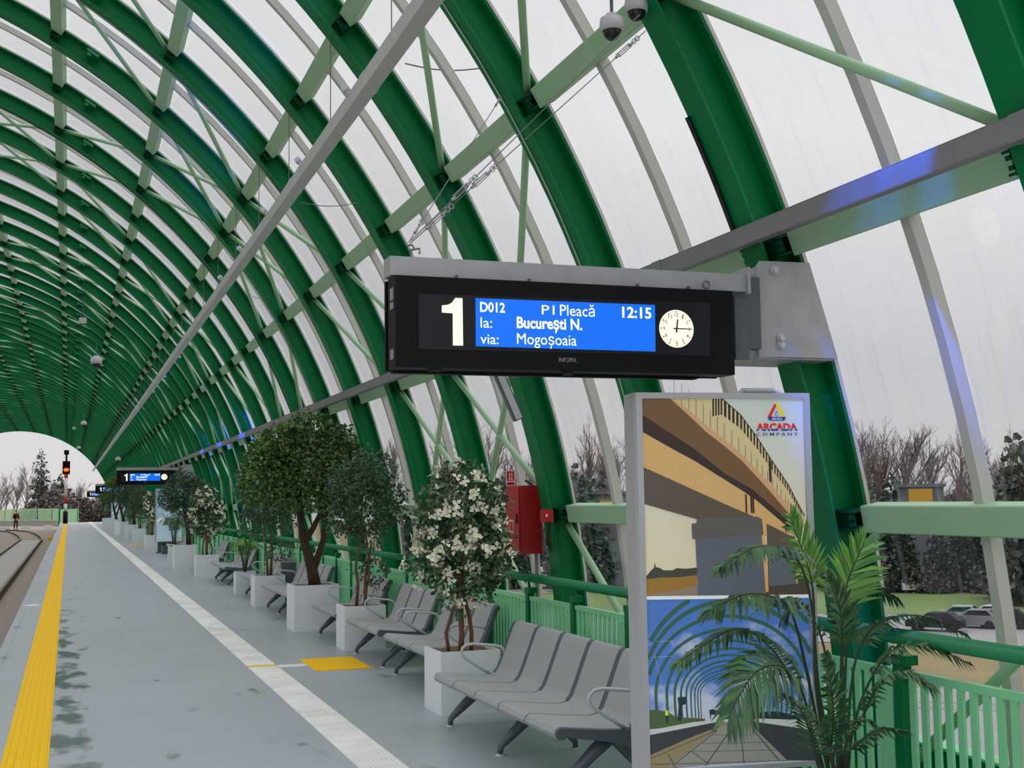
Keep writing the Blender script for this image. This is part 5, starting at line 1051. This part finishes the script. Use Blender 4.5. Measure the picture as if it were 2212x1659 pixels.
building(1312, 150, 5, 6, 11.0, 'greywall', 'narrow grey building with an ochre panel, seen left of the near lightbox', (-1.0, 8.6, 1.6, 10.2))
for k in range(44):
    u = 860+1480*(k+rnd.random())/44; dist = rnd.uniform(175, 225); s_ = rnd.uniform(1.5, 2.2)
    o = link('bush', BU, None, at_gz(u, dist, GZ)); o.scale = (s_, s_, s_*1.75); o.rotation_euler.z = rnd.uniform(0, 6.28)
    tag(o, 'dense grey thicket at the back of the woodland outside the glazing', 'thicket', 'thickets at the back of the woodland')
for k, (u, dist) in enumerate(((2185, 135), (2205, 128), (2230, 140))):
    o = link('evergreen', EV, None, at_gz(u, dist, GZ)); o.scale = (1.35, 1.35, 1.5); tag(o, 'dark tall evergreen at the right edge of the view', 'tree', 'evergreens at the right edge of the view')
# parked cars
def car_proto(paint):
    t = thing('car', 'car', 'car')
    b = MB(); body = [(-2.1, 0.28), (2.05, 0.28), (2.12, 0.6), (1.95, 0.82), (1.0, 0.95), (-1.75, 0.98), (-2.12, 0.85)]
    b.prism(body, lambda a, c, q: (a, q, c), -0.86, 0.86); b.prism([(0.95, 0.951), (0.35, 1.40), (-1.2, 1.44), (-1.78, 0.981)], lambda a, c, q: (a, q*(0.98 if c < 1.2 else 0.84), c), -0.82, 0.82); b.build('body', paint, t)
    b = MB()
    for sgn in (-1, 1): b.add([(0.72, sgn*0.822, 1.0), (0.25, sgn*0.735, 1.34), (-1.1, sgn*0.735, 1.37), (-1.5, sgn*0.822, 1.0)], [(0, 1, 2, 3)])
    b.add([(0.90, -0.7, 1.0), (0.90, 0.7, 1.0), (0.40, 0.62, 1.385), (0.40, -0.62, 1.385)], [(0, 1, 2, 3)]); b.add([(-1.74, -0.7, 1.03), (-1.74, 0.7, 1.03), (-1.27, 0.62, 1.40), (-1.27, -0.62, 1.40)], [(0, 1, 2, 3)]); b.build('glass_pane', 'panelblack', t)
    w_ = MB(); w_.tube([(0, -0.1, 0), (0, 0.1, 0)], 0.32, 14); wm = w_.mesh('wheel', ['rubber'])
    for x in (-1.3, 1.3):
        for y in (-0.8, 0.8): link('wheel', wm, t, (x, y, 0.32))
    return t
PAINT = {'black': mat('black_car', (24, 25, 30), 0.25), 'white': mat('white_car', (225, 227, 230), 0.25), 'silver': mat('silver_car', (150, 155, 160), 0.3, 0.4), 'green': mat('pale_green_car', (150, 185, 175), 0.3), 'blue': mat('blue_car', (52, 66, 120), 0.3)}
CARS = {}
def car(kind, u, dist, rz, label, group=None):
    if kind not in CARS: o = CARS[kind] = car_proto(PAINT[kind])
    else: o = copy_tree(CARS[kind])
    o.location = at_gz(u, dist, GZ+0.06); o.rotation_euler.z = rz; o['label'] = label
    if group: o['group'] = group
car('black', 2008, 103, 2.2, 'black car parked outside the right glazing, nearest of the row'); car('green', 2056, 109, 2.3, 'pale green car parked just behind the black one'); car('silver', 2092, 106, 2.2, 'silver car parked right of the pale green one'); car('white', 2126, 110, 2.1, 'white car at the right end of the parked row'); car('black', 2152, 106, 2.4, 'second black car, half behind the white mullion')
for k in range(26):
    u = (1150+7.3*k if k < 18 else 1925+11*(k-18)); kd = ('white', 'silver', 'white', 'blue', 'white')[k % 5]; car(kd, u, (150+9*(k % 4) if k < 18 else 143+2*(k % 2)), 1.2+0.3*(k % 4), 'small %s car in the distant car park beyond the glazing' % kd, 'distant %s parked cars' % kd)

# ------------------------------------------------------------------ the person by the track
pr = thing('person', 'person in a dark red jacket and black trousers standing by the far track', 'person', (-4.50, 122.4, -0.56), 2.7)
def skin_mesh(chains, name, mk, parent, sub=1):
    me = bpy.data.meshes.new(name); vs, es, rs = [], [], []
    for ch in chains:
        prev = None
        for it in ch:
            if isinstance(it, int): prev = it; continue
            p, r_ = it; vs.append(p); rs.append(r_)
            if prev is not None: es.append((prev, len(vs)-1))
            prev = len(vs)-1
    me.from_pydata(vs, es, []); o = bpy.data.objects.new(name, me); C.objects.link(o)
    md = o.modifiers.new('s', 'SKIN'); o.modifiers.new('b', 'SUBSURF').levels = sub
    for v, r_ in zip(me.skin_vertices[0].data, rs): v.radius = (r_, r_)
    me.skin_vertices[0].data[0].use_root = True
    m2 = bpy.data.meshes.new_from_object(o.evaluated_get(bpy.context.evaluated_depsgraph_get())); bpy.data.objects.remove(o); m2.materials.clear(); m2.materials.append(M[mk]); m2.polygons.foreach_set('use_smooth', [True]*len(m2.polygons))
    return link(name, m2, parent)
M['skin'] = mat('skin', (205, 160, 135), 0.6); M['jacket'] = mat('dark_red_jacket', (120, 40, 52), 0.8); M['trousers'] = mat('black_trousers', (22, 22, 28), 0.8); M['hair'] = mat('dark_hair', (40, 30, 26), 0.8)
Vv = lambda x, y, z: Vector((x, y, z))
body = [[(Vv(0, 0, 0.95), 0.13), (Vv(0, 0, 1.15), 0.12), (Vv(0, 0, 1.38), 0.14), (Vv(0, 0, 1.50), 0.06), (Vv(0, -0.01, 1.57), 0.075), (Vv(0, -0.02, 1.66), 0.095), (Vv(0, -0.01, 1.74), 0.06)],
        [0, (Vv(-0.10, 0, 0.88), 0.09), (Vv(-0.11, -0.02, 0.48), 0.06), (Vv(-0.11, 0.02, 0.09), 0.04), (Vv(-0.12, -0.13, 0.035), 0.035)], [0, (Vv(0.10, 0, 0.88), 0.09), (Vv(0.12, 0.02, 0.48), 0.06), (Vv(0.13, 0.04, 0.09), 0.04), (Vv(0.14, -0.11, 0.035), 0.035)],
        [2, (Vv(-0.19, 0, 1.42), 0.06), (Vv(-0.25, 0.02, 1.14), 0.045), (Vv(-0.22, -0.12, 0.94), 0.035), (Vv(-0.21, -0.16, 0.87), 0.03)], [2, (Vv(0.19, 0, 1.42), 0.06), (Vv(0.25, 0.02, 1.14), 0.045), (Vv(0.23, -0.10, 0.93), 0.035), (Vv(0.22, -0.14, 0.86), 0.03)]]
skin_mesh(body, 'body', 'skin', pr)
for sgn, (hx, hy, hz) in ((-1, (-0.21, -0.17, 0.865)), (1, (0.22, -0.15, 0.855))):
    for k, l_ in enumerate((0.06, 0.075, 0.08, 0.072)):
        b = MB(); x = hx+(k-1.5)*0.018; b.tube([(x, hy, hz), (x, hy-0.02, hz-l_*0.5), (x, hy-0.015, hz-l_)], [0.009, 0.008, 0.006], 6); b.build('finger', 'skin', pr, True)
    b = MB(); b.tube([(hx-sgn*0.03, hy+0.01, hz+0.03), (hx-sgn*0.045, hy-0.01, hz-0.005), (hx-sgn*0.04, hy-0.02, hz-0.03)], [0.011, 0.010, 0.007], 6); b.build('thumb', 'skin', pr, True)
skin_mesh([[(Vv(0, 0, 0.88), 0.17), (Vv(0, 0, 1.12), 0.155), (Vv(0, 0, 1.38), 0.165), (Vv(0, 0.01, 1.51), 0.075)], [2, (Vv(-0.20, 0, 1.42), 0.078), (Vv(-0.26, 0.02, 1.14), 0.06), (Vv(-0.23, -0.11, 0.96), 0.048)], [2, (Vv(0.20, 0, 1.42), 0.078), (Vv(0.26, 0.02, 1.14), 0.06), (Vv(0.24, -0.09, 0.95), 0.048)]], 'jacket', 'jacket', pr)
skin_mesh([[(Vv(0, 0, 0.93), 0.145), (Vv(0, 0, 0.90), 0.14)], [1, (Vv(-0.105, 0, 0.84), 0.105), (Vv(-0.112, -0.02, 0.48), 0.075), (Vv(-0.11, 0.02, 0.11), 0.055)], [1, (Vv(0.105, 0, 0.84), 0.105), (Vv(0.122, 0.02, 0.48), 0.075), (Vv(0.13, 0.04, 0.11), 0.055)]], 'trousers', 'trousers', pr)
b = MB(); b.ball((0, 0.005, 1.70), 0.105, 0, 14, 8, (0.95, 1.05, 1.0), 0, 0.55); b.build('hair', 'hair', pr, True)
for x in (-0.035, 0.035):
    b = MB(); b.ball((x, -0.105, 1.675), 0.012, 0, 8, 6); b.build('eye', 'ink', pr, True)
b = MB(); b.tube([(0, -0.105, 1.67), (0, -0.128, 1.64), (0, -0.11, 1.635)], [0.010, 0.014, 0.008], 6); b.build('nose', 'skin', pr, True)
b = MB(); b.tube([(-0.025, -0.098, 1.60), (0, -0.104, 1.598), (0.025, -0.098, 1.60)], 0.006, 6); b.build('mouth', 'jacket', pr, True)
for x in (-0.12, 0.13):
    b = MB(); b.ball((x, -0.05, 0.05), 0.07, 0, 12, 8, (0.75, 1.9, 0.7)); b.build('shoe', 'rubber', pr, True)
b = MB(); b.ball((0, 0.22, 1.22), 0.17, 0, 14, 10, (0.9, 0.6, 1.35)); b.build('backpack', 'black', pr, True)
